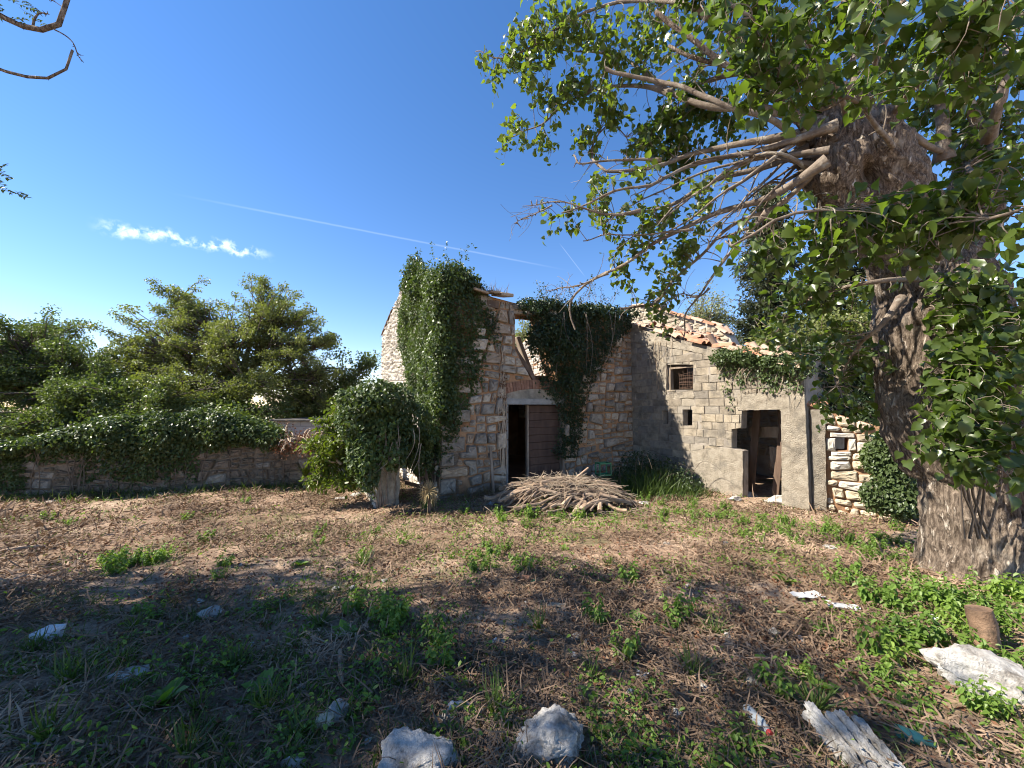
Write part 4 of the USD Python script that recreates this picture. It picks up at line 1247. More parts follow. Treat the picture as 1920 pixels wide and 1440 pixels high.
r = np.random.default_rng(41)
tree('orchard_tree', 'broad spreading olive green fruit tree standing behind the wall, tallest on the left', 'tree', (at(430, 800, 16)[0], 16.5, -.4),
     [B(370, 590, 16, 60, 50), B(300, 650, 15.5, 80, 60), B(430, 650, 15, 80, 60), B(520, 600, 16, 60, 55), B(560, 650, 16, 65, 55), B(250, 690, 15, 50, 50), B(470, 720, 14.5, 90, 50), B(360, 720, 14.5, 80, 50), B(590, 710, 16, 50, 50), B(340, 560, 16.5, 38, 30), B(505, 555, 16.5, 35, 25), B(615, 640, 16, 25, 18)],
     900, 78, .076, M['tree'], r, .26, .17)
tree('orchard_tree', 'dark bushy tree at the left edge of the yard behind the ivy hedge', 'tree', (at(60, 800, 14)[0], 14.5, -.4),
     [B(60, 650, 14, 75, 40), B(-40, 650, 14, 80, 45), B(140, 690, 14, 60, 40), B(30, 700, 13.5, 90, 50), B(110, 740, 13, 80, 40), B(-60, 730, 13, 90, 50), B(85, 622, 14.5, 40, 22)],
     640, 78, .078, M['tree_b'], r, .24, .19)
tree('bush', 'sunlit olive green bush between the two big trees behind the ivy hedge', 'bush', (at(190, 800, 13)[0], 13, -.4),
     [B(190, 720, 13, 60, 45), B(240, 750, 12.8, 60, 35), B(150, 760, 12.8, 60, 35), B(300, 760, 12.8, 60, 28)], 300, 66, .08, M['tree_b'], r, .12, .18)
tree('bush', 'low shrubs at the far left edge behind the ivy hedge', 'bush', (at(40, 830, 12.2)[0], 12.4, -.4),
     [B(20, 800, 12, 80, 40), B(-80, 790, 12, 70, 50), B(110, 790, 12, 60, 30), B(200, 790, 12.4, 60, 26)], 260, 60, .08, M['tree_b'], r, .1, .24)
tree('bush', 'low dark bush behind the grey block shed', 'bush', (at(610, 800, 17)[0], 17.5, -.4),
     [B(600, 750, 17, 50, 38), B(545, 760, 17, 50, 30), B(650, 760, 17.5, 40, 40), B(660, 700, 17.5, 30, 35)], 130, 60, .12, M['tree_b'], r, .12, .3)
tree('bush', 'shady thicket under the spreading fruit tree, left of the grey shed', 'bush', (at(430, 800, 14.2)[0], 14.2, -.4),
     [B(400, 765, 14, 70, 25), B(470, 770, 14, 60, 25), B(330, 765, 14, 60, 25)], 110, 60, .11, M['tree_b'], r, .1, .3)
tree('sapling', 'bright yellow green sapling beside the ivy covered gate pillar', 'sapling', gpt(628, 915),
     [B(632, 785, 8.6, 26, 22), B(625, 825, 8.5, 36, 30), B(640, 870, 8.3, 34, 34), B(612, 860, 8.5, 28, 36), B(655, 900, 8.2, 22, 22), B(600, 900, 8.3, 26, 16)], 105, 26, .085, M['bright'], r, .03, .13, 'pale_stem', 'oval', .7, .6)
tree('dry_bush', 'leafless greyish brown shrub on top of the wall below the grey shed', 'bush', (BND.xyz(BND.uv(550, 860)[0], .6, -.1)),
     [B(545, 830, 10.2, 30, 22), B(575, 835, 10.2, 28, 20)], 60, 14, .05, M['leaflitter'], r, .03, .16, 'pale_stem', trunk_h=.1)
tree('bush', 'greyish green bush seen through the broken wall of the ruin', 'bush', (at(985, 640, 21)[0], 21, -.4),
     [B(985, 640, 21, 30, 32), B(1005, 620, 21, 22, 25), B(965, 665, 21, 30, 30)], 90, 60, .10, M['olive'], r, .1, .3)
tree('olive_tree', 'silvery tree top just left of the dark conifer behind the outbuilding', 'tree', (at(1310, 640, 20)[0], 20, -.4),
     [B(1310, 585, 20, 38, 28), B(1340, 600, 20, 40, 32), B(1280, 600, 20.5, 22, 20)], 90, 60, .09, M['olive'], r, .15, .33)


def conifer(name, label, base, top, rad, n_whorl, mat, rng):
    t = thing(name, label, 'tree')
    base, top = np.asarray(base, float), np.asarray(top, float)
    obj('trunk', tube(smooth_path([base - [0, 0, .3], top], 8), [.28, .03], 8), M['twig'], t, smooth=True)
    sets = []
    mb = MB()
    H = top[2] - base[2]
    for i in range(n_whorl):
        f = (i + rng.random()) / n_whorl
        p = base + (top - base) * (.08 + .92 * f)
        for kx in range(rng.integers(3, 6)):
            a = rng.uniform(0, 2 * np.pi)
            L_ = rad * (1 - f) ** .75 * rng.uniform(.6, 1.15) + .25
            d = np.array([math.cos(a), math.sin(a), rng.uniform(-.15, .3)])
            tip = p + d * L_
            br = smooth_path([p, (p + tip) / 2 + [0, 0, -.12 * L_], tip + [0, 0, .05 * L_]], 8)
            mb.add(*tube(br, [.035, .006], 4, cap=False))
            m_ = int(75 * L_) + 20
            k_ = (rng.random(m_) ** .7 * 6.99).astype(int)
            P = br[k_] + rng.normal(0, .15, (m_, 3)) * [1, 1, .6]
            T = d * .6 + rng.normal(0, .6, P.shape) + [0, 0, -.35]
            sets.append((P, rng.normal(0, 1, P.shape) + [0, 0, .5], T, rng.uniform(.12, .26, m_)))
    obj('branches', mb, M['twig'], t)
    P, N, T, S = cat(*sets)
    obj('crown', leaves(P, N, T, S, 'diamond', S * .45), mat, t, kind='stuff')
    return t


conifer('conifer_tree', 'tall dark conifer behind the outbuilding roof', (at(1450, 700, 17)[0], 17, -.4), at(1440, 345, 17), 2.4, 60, M['conifer'], r)
conifer('conifer_tree', 'second dark conifer behind the outbuilding, nearer the big tree trunk', (at(1560, 700, 16)[0], 16, -.4), at(1575, 400, 16), 2.3, 50, M['conifer'], r)
tree('bush', 'yellowish green bush behind the far end of the clay tiled roof', 'bush', (at(1500, 700, 13)[0], 13, -.4),
     [B(1500, 640, 13, 50, 30), B(1560, 640, 13, 50, 35), B(1450, 655, 13.5, 35, 18), B(1620, 620, 13, 50, 50)], 150, 60, .10, M['tree'], r, .1, .28)
tree('thicket_tree', 'leafy tree behind the big trunk at the right edge', 'tree', (at(1850, 700, 13)[0], 13, -.4),
     [B(1720, 640, 13, 70, 60), B(1800, 700, 12.5, 80, 60), B(1900, 730, 12, 70, 50), B(1700, 740, 12, 60, 50), B(1960, 640, 13, 60, 60)], 190, 60, .12, M['tree_b'], r, .2, .32)

r = np.random.default_rng(43)
sets = []
for i in range(46):
    x_ = -62 + i * 2.6 + r.normal(0, .5)
    y_ = 33 + r.normal(0, 2.5)
    h_ = r.uniform(1.6, 3.0)
    sets.append(blob((x_, y_, -.5 + h_ * .5), (2.1, 1.4, h_ * .62), 900, r, (.16, .3), .55, seed=700 + i))
P, N, T, S = cat(*sets)
obj('distant_thicket', leaves(P, N, T, S), M['tree_b'], label='distant green thicket closing the horizon behind the trees', category='thicket', kind='stuff')
# ------------------------------------------------------------------ the old mulberry tree on the right
r = np.random.default_rng(51)
mul = thing('mulberry_tree', 'gnarled old mulberry with massive furrowed trunk and long bare branches reaching left over the yard', 'tree')


def bark_tube(pts, radii, sides, rings, amp, seed, freq=7.5, flare=0.0, lobes=0.0, dents=()):
    """A trunk whose bark is cut by long wandering furrows."""
    p = smooth_path(pts, rings)
    rad = np.interp(np.linspace(0, 1, rings), np.linspace(0, 1, len(radii)), radii)
    v, f = tube(p, rad, sides, cap=False)
    cen = np.repeat(p, sides, 0)
    d = v - cen
    L = np.linalg.norm(d, axis=1, keepdims=True) + 1e-9
    d = d / L
    s = np.repeat(np.concatenate([[0], np.cumsum(np.linalg.norm(np.diff(p, axis=0), axis=1))]), sides)
    rr = np.repeat(rad, sides)
    q = np.c_[d[:, 0] * rr * freq, d[:, 1] * rr * freq, (s + d[:, 2] * rr) * freq * .26 + seed]
    wv = (meshkit.fbm(q * .45 + 31, 3, seed + 5) - .5) * 2.2
    q2 = q + np.c_[wv, wv[::-1] * 0 + wv * .7, wv * 0]
    ridge = 1 - np.abs(meshkit.fbm(q2, 3, seed) - .5) * 4
    ridge = np.clip(ridge, -1, 1)
    fine = meshkit.fbm(q * np.array([3.2, 3.2, 2.0]), 3, seed + 2) - .5
    big = meshkit.fbm(np.c_[d * rr[:, None] * 2.0, s * 1.1][:, [0, 1, 3]] + seed, 3, seed + 9) - .5
    th = np.arctan2(d[:, 1], d[:, 0])
    fl = flare * np.exp(-s / .32) * (1 + .55 * np.sin(th * 5 + seed)) + lobes * np.sin(th * 3 + s * 1.3 + seed) * .5
    for (c_, r_, h_) in dents:
        v = v - d * (h_ * np.exp(-(((v - np.asarray(c_)) * [1, 1, .6]) ** 2).sum(1) / r_ ** 2))[:, None]
    v = v + d * (amp * 1.1 * ridge + amp * .9 * fine + rr * .42 * big + rr * fl)[:, None]
    return v, f


tb = gpt(1852, 1085)
D0 = tb[1]
trunk_pts = [tb + [0.02, .12, -.25], at(1842, 960, D0 + .06), at(1818, 868, D0 + .1), at(1786, 815, D0 + .12), at(1764, 680, D0 + .15), at(1752, 560, D0 + .15), at(1738, 490, D0 + .15)]
mb = MB()
mb.add(*bark_tube(trunk_pts, [.53, .49, .47, .455, .46, .55, .57, .54, .52, .52, .54, .50, .40], 280, 300, .05, 3, freq=11, flare=.10, lobes=.10, dents=[(at(1800, 1000, D0 - .42), .13, .20), (at(1690, 560, D0 - .2), .16, .10), (at(1760, 640, D0 - .4), .14, .14)]))
obj('trunk', mb, M['bark'], mul, smooth=True)
mb = MB()
burl = at(1592, 290, D0 - .1)
mb.add(*bark_tube([at(1745, 540, D0 + .15), at(1690, 440, D0 + .05), at(1625, 350, D0 - .05), burl, at(1580, 215, D0 - .1)], [.44, .36, .40, .45, .22], 170, 170, .055, 8, freq=11, lobes=.16, dents=[(at(1575, 305, D0 - .5), .13, .26), (at(1640, 330, D0 - .45), .12, .22), (at(1600, 245, D0 - .5), .10, .18), (at(1545, 330, D0 - .35), .09, .16)]))
obj('main_limb', mb, M['bark'], mul, smooth=True)
mb = MB()
rl = [at(1755, 540, D0 + .15), at(1815, 440, D0 + .3), at(1830, 330, D0 + .4), at(1845, 240, D0 + .45)]
mb.add(*bark_tube(rl, [.36, .26, .24, .12], 60, 70, .02, 12, freq=10))
obj('main_limb', mb, M['bark'], mul, smooth=True)
knots = MB()
for i in range(9):
    a = r.uniform(0, 2 * np.pi)
    c = burl + np.array([math.cos(a) * .36, math.sin(a) * .36, r.uniform(-.25, .3)])
    m = trimesh.creation.icosphere(2, 1.0)
    v = m.vertices * (r.uniform(.10, .17) * (1 + .8 * (meshkit.fbm(m.vertices * 2.2 + i * 5, 3, i) - .5))[:, None]) * [1, 1, 1.2] + c
    knots.add(v, m.faces)
obj('burr', knots, M['bark'], mul, smooth=True)

side_twigs = MB()
nodes = []                                              # points of all branches: twigs start from the nearest


def branch(px_path, deps, r0, r1, mat='limb', knob=True, name='branch', n=26):
    back = lambda x, y: .85 * min(1, max(0, (1500 - x) / 300)) * min(1, max(0, (345 - y) / 60))
    pts = [at(x, y, d + back(x, y)) for (x, y), d in zip(px_path, deps)]
    if name == 'branch' and 1490 < px_path[0][0] < 1570 and px_path[0][1] > 170:
        pts[0] = pts[0] + np.array([r.uniform(0, .18), r.uniform(-.28, .28), r.uniform(-.22, .22)])
    p = smooth_path(pts, n)
    p = p + (np.stack([meshkit.fbm(p * 1.9 + 7 * r0 * 100, 2, s_) for s_ in (1, 2, 3)], 1) - .5) * .22 * np.linspace(0, 1, n)[:, None]
    rad = (r0 + (r1 - r0) * np.linspace(0, 1, n) ** .75 + r0 * .7 * np.exp(-np.linspace(0, 1, n) * 16)) * (1 + .22 * (meshkit.noise(p * 9, 5) - .5))
    mb = MB()
    mb.add(*tube(p, rad, 8))
    if knob:
        for i in range(3, n - 1):
            if r.random() < .6:                          # cut spurs
                d = rand_dirs(1, r)[0]
                mb.add(*tube(np.array([p[i], p[i] + d * r.uniform(.03, .09)]), [.009, .005], 4))
    for i in range(5, n - 2, 2):                         # side twigs
        if r.random() < .55:
            ax_ = unit(p[i + 1] - p[i])
            d_ = unit(ax_ * r.uniform(.3, 1.0) + r.normal(0, .55, 3))
            L_ = r.uniform(.12, .45)
            q_ = smooth_path([p[i], p[i] + d_ * L_ * .5 + r.normal(0, .02, 3), p[i] + d_ * L_ + [0, 0, -.06 * L_] + r.normal(0, .03, 3)], 7)
            side_twigs.add(*tube(q_, [min(.008, rad[i] * .5), .002], 4, cap=False))
            if r.random() < .5:
                side_twigs.add(*tube(np.array([q_[4], q_[4] + unit(d_ + r.normal(0, .6, 3)) * L_ * .4]), [.003, .0015], 3, cap=False))
    obj(name, mb, M[mat], mul, smooth=True)
    nodes.append(p[4:])
    return p


d0 = D0 - .15
B1 = branch([(1540, 230), (1430, 205), (1340, 200), (1260, 175), (1210, 135), (1160, 105), (1100, 96)], [d0, d0, d0 - .1, d0 - .1, d0, d0 + .2, d0 + .4], .062, .014)
branch([(1260, 175), (1190, 162), (1120, 168), (1070, 190), (1030, 225), (1000, 245), (960, 258)], [d0 - .1, d0, d0 + .1, d0 + .2, d0 + .3, d0 + .4, d0 + .5], .035, .008)
branch([(1160, 105), (1100, 95), (1070, 97), (1040, 95)], [d0 + .2, d0 + .3, d0 + .4, d0 + .45], .022, .008)
branch([(1330, 30), (1260, 2), (1180, 3), (1110, 15), (1060, 40), (1010, 72), (960, 110), (915, 108), (890, 92)], [d0 - .6, d0 - .5, d0 - .3, d0 - .2, d0 - .1, d0, d0 + .1, d0 + .1, d0 + .2], .036, .006)
branch([(1560, 180), (1480, 120), (1400, 60), (1330, 30)], [d0, d0 - .2, d0 - .4, d0 - .6], .06, .034)
branch([(1530, 245), (1450, 175), (1370, 118), (1300, 75), (1232, 22)], [d0, d0 - .4, d0 - .6, d0 - .8, d0 - .9], .045, .026, 'bark')
branch([(1520, 250), (1440, 222), (1340, 195), (1240, 155), (1136, 124)], [d0, d0 - .3, d0 - .5, d0 - .5, d0 - .5], .040, .022, 'limb')
branch([(1390, 130), (1330, 118), (1290, 108), (1258, 94)], [d0 - .5, d0 - .6, d0 - .7, d0 - .7], .028, .018, 'bark')
branch([(1560, 210), (1500, 210), (1420, 150), (1360, 145), (1310, 160)], [d0 + .1, d0 + .2, d0 + .3, d0 + .3, d0 + .4], .075, .03)
branch([(1520, 270), (1400, 268), (1300, 290), (1220, 315), (1160, 323), (1120, 312), (1112, 270), (1135, 236), (1165, 245), (1184, 280)], [d0, d0, d0 + .1, d0 + .1, d0 + .1, d0 + .1, d0 + .1, d0 + .1, d0 + .1, d0 + .1], .046, .006)
branch([(1240, 300), (1180, 298), (1120, 305), (1090, 306), (1074, 294)], [d0 + .1, d0, d0, d0, d0], .020, .010)
branch([(1515, 290), (1400, 285), (1320, 300), (1240, 330), (1170, 355), (1100, 390), (1050, 405)], [d0, d0 - .2, d0 - .2, d0 - .2, d0 - .1, d0, d0], .040, .008)
branch([(1200, 395), (1130, 404), (1060, 386), (1010, 384), (975, 388)], [d0, d0, d0, d0 + .1, d0 + .1], .018, .004)
branch([(1035, 385), (1010, 398), (977, 415)], [d0, d0 + .1, d0 + .1], .008, .003)
branch([(1505, 310), (1420, 318), (1340, 340), (1260, 385), (1200, 402), (1100, 407)], [d0 + .1, d0 + .3, d0 + .5, d0 + .6, d0 + .7, d0 + .8], .045, .012)
branch([(1510, 320), (1440, 370), (1340, 400), (1260, 440), (1190, 485), (1140, 515), (1090, 545), (1068, 575), (1068, 600), (1076, 620)], [d0, d0 + .1, d0 + .3, d0 + .5, d0 + .7, d0 + .9, d0 + 1.1, d0 + 1.2, d0 + 1.2, d0 + 1.2], .045, .012)
branch([(1140, 512), (1085, 535), (1050, 540), (1028, 545)], [d0 + .9, d0 + 1.0, d0 + 1.1, d0 + 1.2], .016, .006)
branch([(1520, 330), (1450, 390), (1380, 420), (1310, 480), (1270, 520), (1225, 568)], [d0, d0 + .2, d0 + .4, d0 + .7, d0 + .9, d0 + 1.1], .034, .014)
branch([(1250, 545), (1225, 570), (1195, 575), (1166, 578)], [d0 + 1.0, d0 + 1.1, d0 + 1.1, d0 + 1.1], .022, .018, 'bark', False)
branch([(1440, 395), (1390, 450), (1340, 510), (1310, 560), (1285, 600), (1280, 632), (1262, 640)], [d0, d0 + .2, d0 + .4, d0 + .7, d0 + .9, d0 + 1.0, d0 + 1.1], .026, .007)
branch([(1420, 420), (1375, 440), (1345, 445), (1332, 444)], [d0 - .2, d0 - .2, d0 - .2, d0 - .2], .016, .010, 'bark')
branch([(1330, 540), (1305, 560), (1275, 555), (1240, 580)], [d0 + .6, d0 + .7, d0 + .8, d0 + .9], .012, .004)
branch([(1300, 430), (1200, 440), (1150, 440), (1092, 450)], [d0 + .2, d0 + .3, d0 + .3, d0 + .3], .014, .006)
for i in range(14):                                     # the sheaf of thin rods below the burr
    ex, ey = r.uniform(1120, 1420), r.uniform(300, 480)
    branch([(1520 + r.normal(0, 8), 285 + r.normal(0, 20)), ((1520 + ex) / 2, (285 + ey) / 2 - r.uniform(10, 40)), (ex, ey)], [d0, d0 + r.uniform(-.3, .5), d0 + r.uniform(-.4, .8)], r.uniform(.016, .028), .006, r.choice(['limb', 'twig']), n=16)
for pth in ([(1640, 250), (1600, 140), (1620, 60), (1630, -40)], [(1580, 220), (1520, 130), (1510, 40), (1500, -60)], [(1650, 200), (1720, 260), (1790, 300), (1830, 330)], [(1840, 250), (1800, 120), (1820, 20), (1830, -60)], [(1850, 260), (1880, 170), (1900, 60), (1960, -20)], [(1840, 300), (1900, 220), (1960, 160)], [(1600, 230), (1650, 120), (1690, 20), (1720, -60)], [(1770, 300), (1765, 180), (1770, 60), (1780, -50)]):
    branch(pth, [d0 + .1] + [d0 + r.uniform(-.5, .7) for _ in pth[1:]], r.uniform(.04, .065), .02, n=20)
# near boughs that come forward over the photographer
near_paths = [([(1590, 240), (1560, 140), (1480, 60), (1400, 10), (1330, -30)], [d0, 3.4, 2.9, 2.6, 2.4]), ([(1600, 230), (1640, 120), (1620, 40), (1560, -40)], [d0, 3.3, 2.6, 2.2]),
              ([(1650, 240), (1740, 140), (1800, 60), (1850, -30)], [d0, 3.2, 2.5, 2.0]), ([(1740, 470), (1640, 420), (1540, 400), (1450, 425), (1390, 455)], [d0 - .2, 3.2, 2.9, 2.9, 3.0]),
              ([(1760, 480), (1780, 420), (1800, 400), (1850, 410), (1930, 380)], [d0 - .4, 3.1, 2.7, 2.5, 2.4]), ([(1690, 300), (1600, 200), (1500, 170), (1420, 150)], [d0, 3.0, 2.7, 2.6]),
              ([(1720, 520), (1640, 530), (1560, 545), (1490, 580), (1440, 640)], [d0 - .1, 3.9, 4.1, 4.4, 4.6]), ([(1690, 560), (1640, 620), (1600, 650), (1570, 720)], [d0 - .1, 4.1, 4.5, 4.9])]
for pth, dp in near_paths:
    branch(pth, dp, .035, .009, 'limb', n=22)
obj('side_twigs', side_twigs, M['limb'], mul, kind='stuff')
allnodes = np.vstack(nodes)

# leaf clusters: centre in view, distance, radii (px), number of leaves, leaf size, sunny or not
far_cl = [(1010, 45, 4.3, 70, 40, 210), (972, 105, 4.35, 45, 60, 190), (1085, 45, 4.2, 60, 45, 210), (1180, 75, 4.2, 60, 45, 150), (1122, 88, 4.3, 60, 50, 170), (1010, 150, 4.4, 50, 45, 140), (927, 150, 4.3, 22, 30, 45),
          (905, 95, 4.3, 20, 22, 16), (1085, 155, 4.3, 50, 35, 130), (1052, 200, 4.4, 40, 28, 110), (972, 240, 4.5, 36, 30, 75), (1025, 268, 4.5, 26, 20, 55), (946, 278, 4.5, 16, 26, 30), (1122, 215, 4.3, 34, 40, 120),
          (1096, 255, 4.3, 26, 24, 70), (1152, 192, 4.25, 40, 30, 100), (1290, 110, 4.3, 50, 45, 130), (1235, 50, 4.1, 60, 40, 150), (1245, 62, 3.9, 40, 30, 60), (1190, 278, 4.3, 24, 20, 60), (1122, 356, 4.4, 36, 26, 95),
          (1070, 405, 4.4, 26, 20, 50), (1140, 385, 4.5, 40, 22, 70), (1205, 425, 4.6, 60, 40, 150), (1245, 405, 4.7, 40, 30, 90), (1180, 480, 4.9, 34, 32, 90), (1240, 520, 5.1, 28, 46, 120), (1284, 462, 4.9, 36, 34, 90),
          (1295, 430, 4.7, 30, 40, 80), (1165, 520, 5.1, 22, 22, 40), (1330, 350, 4.5, 50, 40, 110), (1180, 120, 4.2, 40, 30, 80), (1030, 418, 4.4, 10, 24, 16), (1040, 35, 4.4, 60, 40, 140), (1225, 545, 5.1, 18, 40, 50),
          (1240, 600, 5.2, 18, 40, 55), (1200, 330, 4.4, 30, 22, 45)]
far_cl = [(x, y, d + (.8 if y < 300 else .25), a_, b_, n_) for x, y, d, a_, b_, n_ in far_cl]
top_cl = [(1465, 115, 4.25, 60, 50, 190), (1400, 60, 4.15, 55, 45, 140), (1515, 165, 4.3, 40, 34, 100), (1450, 90, 4.1, 60, 60, 170), (1380, 20, 4.0, 70, 60, 150), (1340, -60, 3.95, 60, 50, 190), (1400, -80, 3.9, 90, 70, 260), (1500, -60, 4.0, 90, 80, 170), (1400, -190, 4.0, 90, 70, 240), (1480, -170, 4.1, 110, 80, 200), (1600, -80, 4.1, 90, 70, 110), (1700, -60, 4.2, 90, 70, 70), (1820, -60, 4.3, 90, 70, 70)]
dark_cl = [(1265, 215, 4.35, 60, 50, 560), (1240, 262, 4.35, 45, 40, 330), (1320, 210, 4.4, 50, 50, 260), (1290, 290, 4.4, 60, 30, 220), (1360, 260, 4.5, 40, 40, 160)]
dark_cl = [(x, y, d + .75, a_, b_, n_) for x, y, d, a_, b_, n_ in dark_cl]
near_cl = [(x, y, d, a_, b_, max(8, int(n_ * (.88 if y < 260 else 1.0)))) for x, y, d, a_, b_, n_ in [(1370, 30, 2.5, 60, 60, 60), (1440, 60, 2.6, 60, 60, 80), (1520, 50, 2.5, 60, 60, 85), (1600, 40, 2.4, 60, 60, 80), (1690, 40, 2.4, 60, 60, 80), (1770, 50, 2.3, 60, 60, 75), (1850, 40, 2.2, 60, 60, 75), (1900, 100, 2.3, 50, 60, 50),
           (1400, 130, 2.7, 50, 50, 70), (1470, 150, 2.7, 60, 50, 85), (1540, 130, 2.8, 60, 50, 70), (1640, 130, 2.9, 60, 50, 60), (1730, 130, 2.8, 60, 50, 70), (1820, 150, 2.6, 60, 60, 75), (1520, 190, 2.9, 50, 26, 34), (1430, 195, 2.8, 40, 20, 24),
           (1330, 20, 2.8, 40, 40, 34), (1640, 20, 1.9, 70, 26, 20), (1880, 10, 1.8, 60, 30, 14),
           (1640, 390, 2.9, 70, 28, 75), (1720, 380, 2.8, 60, 36, 80), (1790, 370, 2.7, 60, 40, 80), (1860, 350, 2.6, 60, 40, 75), (1560, 430, 3.0, 60, 36, 75), (1490, 440, 3.0, 60, 40, 70), (1430, 460, 3.1, 45, 30, 40), (1620, 450, 2.9, 60, 36, 65),
           (1700, 450, 2.8, 60, 36, 65), (1780, 450, 2.7, 60, 36, 60), (1860, 430, 2.6, 60, 36, 55), (1560, 485, 3.0, 50, 28, 36), (1500, 390, 3.1, 50, 20, 24), (1370, 470, 3.3, 26, 18, 14)]]
mid_cl = [(1700, 180, 4.6, 70, 60, 180), (1800, 200, 4.8, 70, 60, 190), (1880, 220, 4.6, 60, 60, 170), (1760, 260, 4.9, 60, 50, 110), (1860, 300, 4.8, 60, 40, 120), (1910, 330, 4.3, 40, 40, 80), (1720, 110, 4.7, 60, 50, 120), (1640, 170, 4.8, 50, 50, 80), (1560, 90, 4.7, 60, 60, 110),
          (1480, 110, 4.8, 60, 50, 110), (1820, 90, 4.7, 60, 60, 140), (1900, 60, 4.6, 60, 60, 120),
          (1490, 560, 4.3, 55, 45, 100), (1440, 610, 4.6, 40, 40, 70), (1560, 560, 4.2, 55, 40, 95), (1540, 640, 4.6, 50, 45, 100), (1600, 690, 4.8, 50, 50, 110), (1500, 520, 4.1, 50, 30, 60), (1610, 640, 5.4, 45, 50, 110), (1640, 720, 5.6, 40, 50, 100), (1570, 690, 5.5, 50, 45, 100), (1600, 790, 5.8, 45, 35, 70), (1520, 640, 5.4, 45, 45, 90), (1650, 560, 5.6, 30, 40, 60), (1850, 200, 4.3, 60, 60, 150), (1800, 270, 4.4, 50, 50, 110), (1880, 300, 4.2, 50, 50, 110), (1760, 200, 4.6, 50, 40, 80), (1570, 750, 5.0, 40, 40, 70)]


def clusters(cl, size, rng, spray, depth_f=1.0):
    """Twigs from the nearest branch into each cluster, leaves hung along them."""
    mb = MB()
    sets = []
    for (px, py, dep, rx, ry, n) in cl:
        c = at(px, py, dep)
        s = dep / FPX
        rad = np.array([rx * s, max(rx, ry) * s * depth_f, ry * s])
        nt = max(3, n // spray)
        per = max(2, n // nt)
        for _ in range(nt):
            tip = c + rand_dirs(1, rng)[0] * rad * rng.random() ** .4
            k = np.argmin(np.linalg.norm(allnodes - tip, axis=1) + rng.random(len(allnodes)) * .12)
            a = allnodes[k]
            if np.linalg.norm(a - tip) > 1.3:
                a = tip + unit(a - tip) * rng.uniform(.3, .5)
            m_ = (a + tip) / 2 + rng.normal(0, .04, 3) + [0, 0, .05]
            pth = smooth_path([a, m_, tip, tip + [rng.normal(0, .05), rng.normal(0, .05), -rng.uniform(.04, .14)]], 10)
            mb.add(*tube(pth, [.0055, .002], 4, cap=False))
            P = pth[rng.integers(4, 10, per)] + rng.normal(0, size * .55, (per, 3))
            N, T = hanging(per, rng)
            sets.append((P, N, T, rng.uniform(size * .6, size * 1.2, per)))
    return mb, cat(*sets)


r = np.random.default_rng(61)
tw1, far_l = clusters(far_cl, .082, r, 9)
tw2, dark_l = clusters(dark_cl, .08, r, 14)
tw6, top_l = clusters(top_cl, .085, r, 10, 1.4)
tw3, near_l = clusters(near_cl, .092, r, 6, 1.3)
tw4, mid_l = clusters(mid_cl, .092, r, 8, 1.2)
obj('twigs', MB().add(*tw1.arrays()).add(*tw2.arrays()), M['limb'], mul, kind='stuff')
obj('foliage', leaves(*top_l, 'heart'), M['mul'], mul, kind='stuff', smooth=True)
obj('twigs', tw6, M['limb'], mul, kind='stuff')
obj('twigs', MB().add(*tw3.arrays()).add(*tw4.arrays()), M['limb'], mul, kind='stuff')
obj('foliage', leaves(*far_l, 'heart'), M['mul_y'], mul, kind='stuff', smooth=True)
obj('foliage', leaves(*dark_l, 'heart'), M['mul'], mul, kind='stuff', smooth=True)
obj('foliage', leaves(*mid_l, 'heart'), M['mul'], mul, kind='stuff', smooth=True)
# the nearest leaves singly
P, N, T, S = near_l
_, _, w_ = project(P)
order = np.argsort(-S / w_)
one, rest = order[:280], order[280:]
for i in one:
    obj('leaf', leaves(P[i:i + 1], N[i:i + 1], T[i:i + 1], S[i:i + 1], 'heart'), M['mul'], mul, smooth=True)
obj('foliage', leaves(P[rest], N[rest], T[rest], S[rest], 'heart'), M['mul'], mul, kind='stuff', smooth=True)
for (px, py) in ((1665, 1030), (1745, 398), (1760, 402)):
    pass

# ivy up the trunk
iv10 = thing('ivy_vine', 'large leaved ivy climbing the right side of the mulberry trunk', 'ivy')
r = np.random.default_rng(63)
tcl = [(1840, 520, 3.7, 70, 50, 130), (1900, 540, 3.6, 50, 60, 90), (1800, 570, 3.75, 60, 50, 100), (1860, 610, 3.6, 70, 60, 160), (1910, 650, 3.4, 50, 60, 110), (1820, 680, 3.65, 60, 60, 140), (1880, 720, 3.5, 70, 60, 160), (1830, 770, 3.6, 60, 50, 130),
       (1900, 800, 3.4, 50, 60, 110), (1860, 840, 3.5, 60, 40, 100), (1775, 640, 3.75, 26, 40, 24), (1790, 740, 3.75, 30, 50, 36), (1800, 800, 3.7, 36, 40, 46), (1720, 830, 3.75, 26, 30, 20), (1890, 880, 3.4, 50, 30, 50), (1840, 890, 3.5, 40, 26, 26)]
axis = np.vstack([smooth_path([at(1860, 1000, D0 - .35), at(1850, 860, D0 - .45), at(1830, 720, D0 - .45), at(1830, 560, D0 - .45)], 20), smooth_path([at(1740, 860, D0 - .5), at(1740, 700, D0 - .45), at(1720, 540, D0 - .4)], 16)])
keep_nodes = allnodes
allnodes = axis
tw5, iv_l = clusters(tcl, .105, r, 7, .8)
allnodes = keep_nodes
obj('twigs', tw5, M['limb'], iv10, kind='stuff')
P, N, T, S = iv_l
N = N + np.array([-.3, -.8, .1])
_, _, w_ = project(P)
order = np.argsort(-S / w_)
for i in order[:150]:
    obj('leaf', leaves(P[i:i + 1], N[i:i + 1], T[i:i + 1], S[i:i + 1], 'heart' if i % 3 else 'ivy'), M['mul'], iv10, smooth=True)
rest = order[150:]
obj('foliage', leaves(P[rest[::3]], N[rest[::3]], T[rest[::3]], S[rest[::3]], 'ivy'), M['mul'], iv10, kind='stuff', smooth=True)
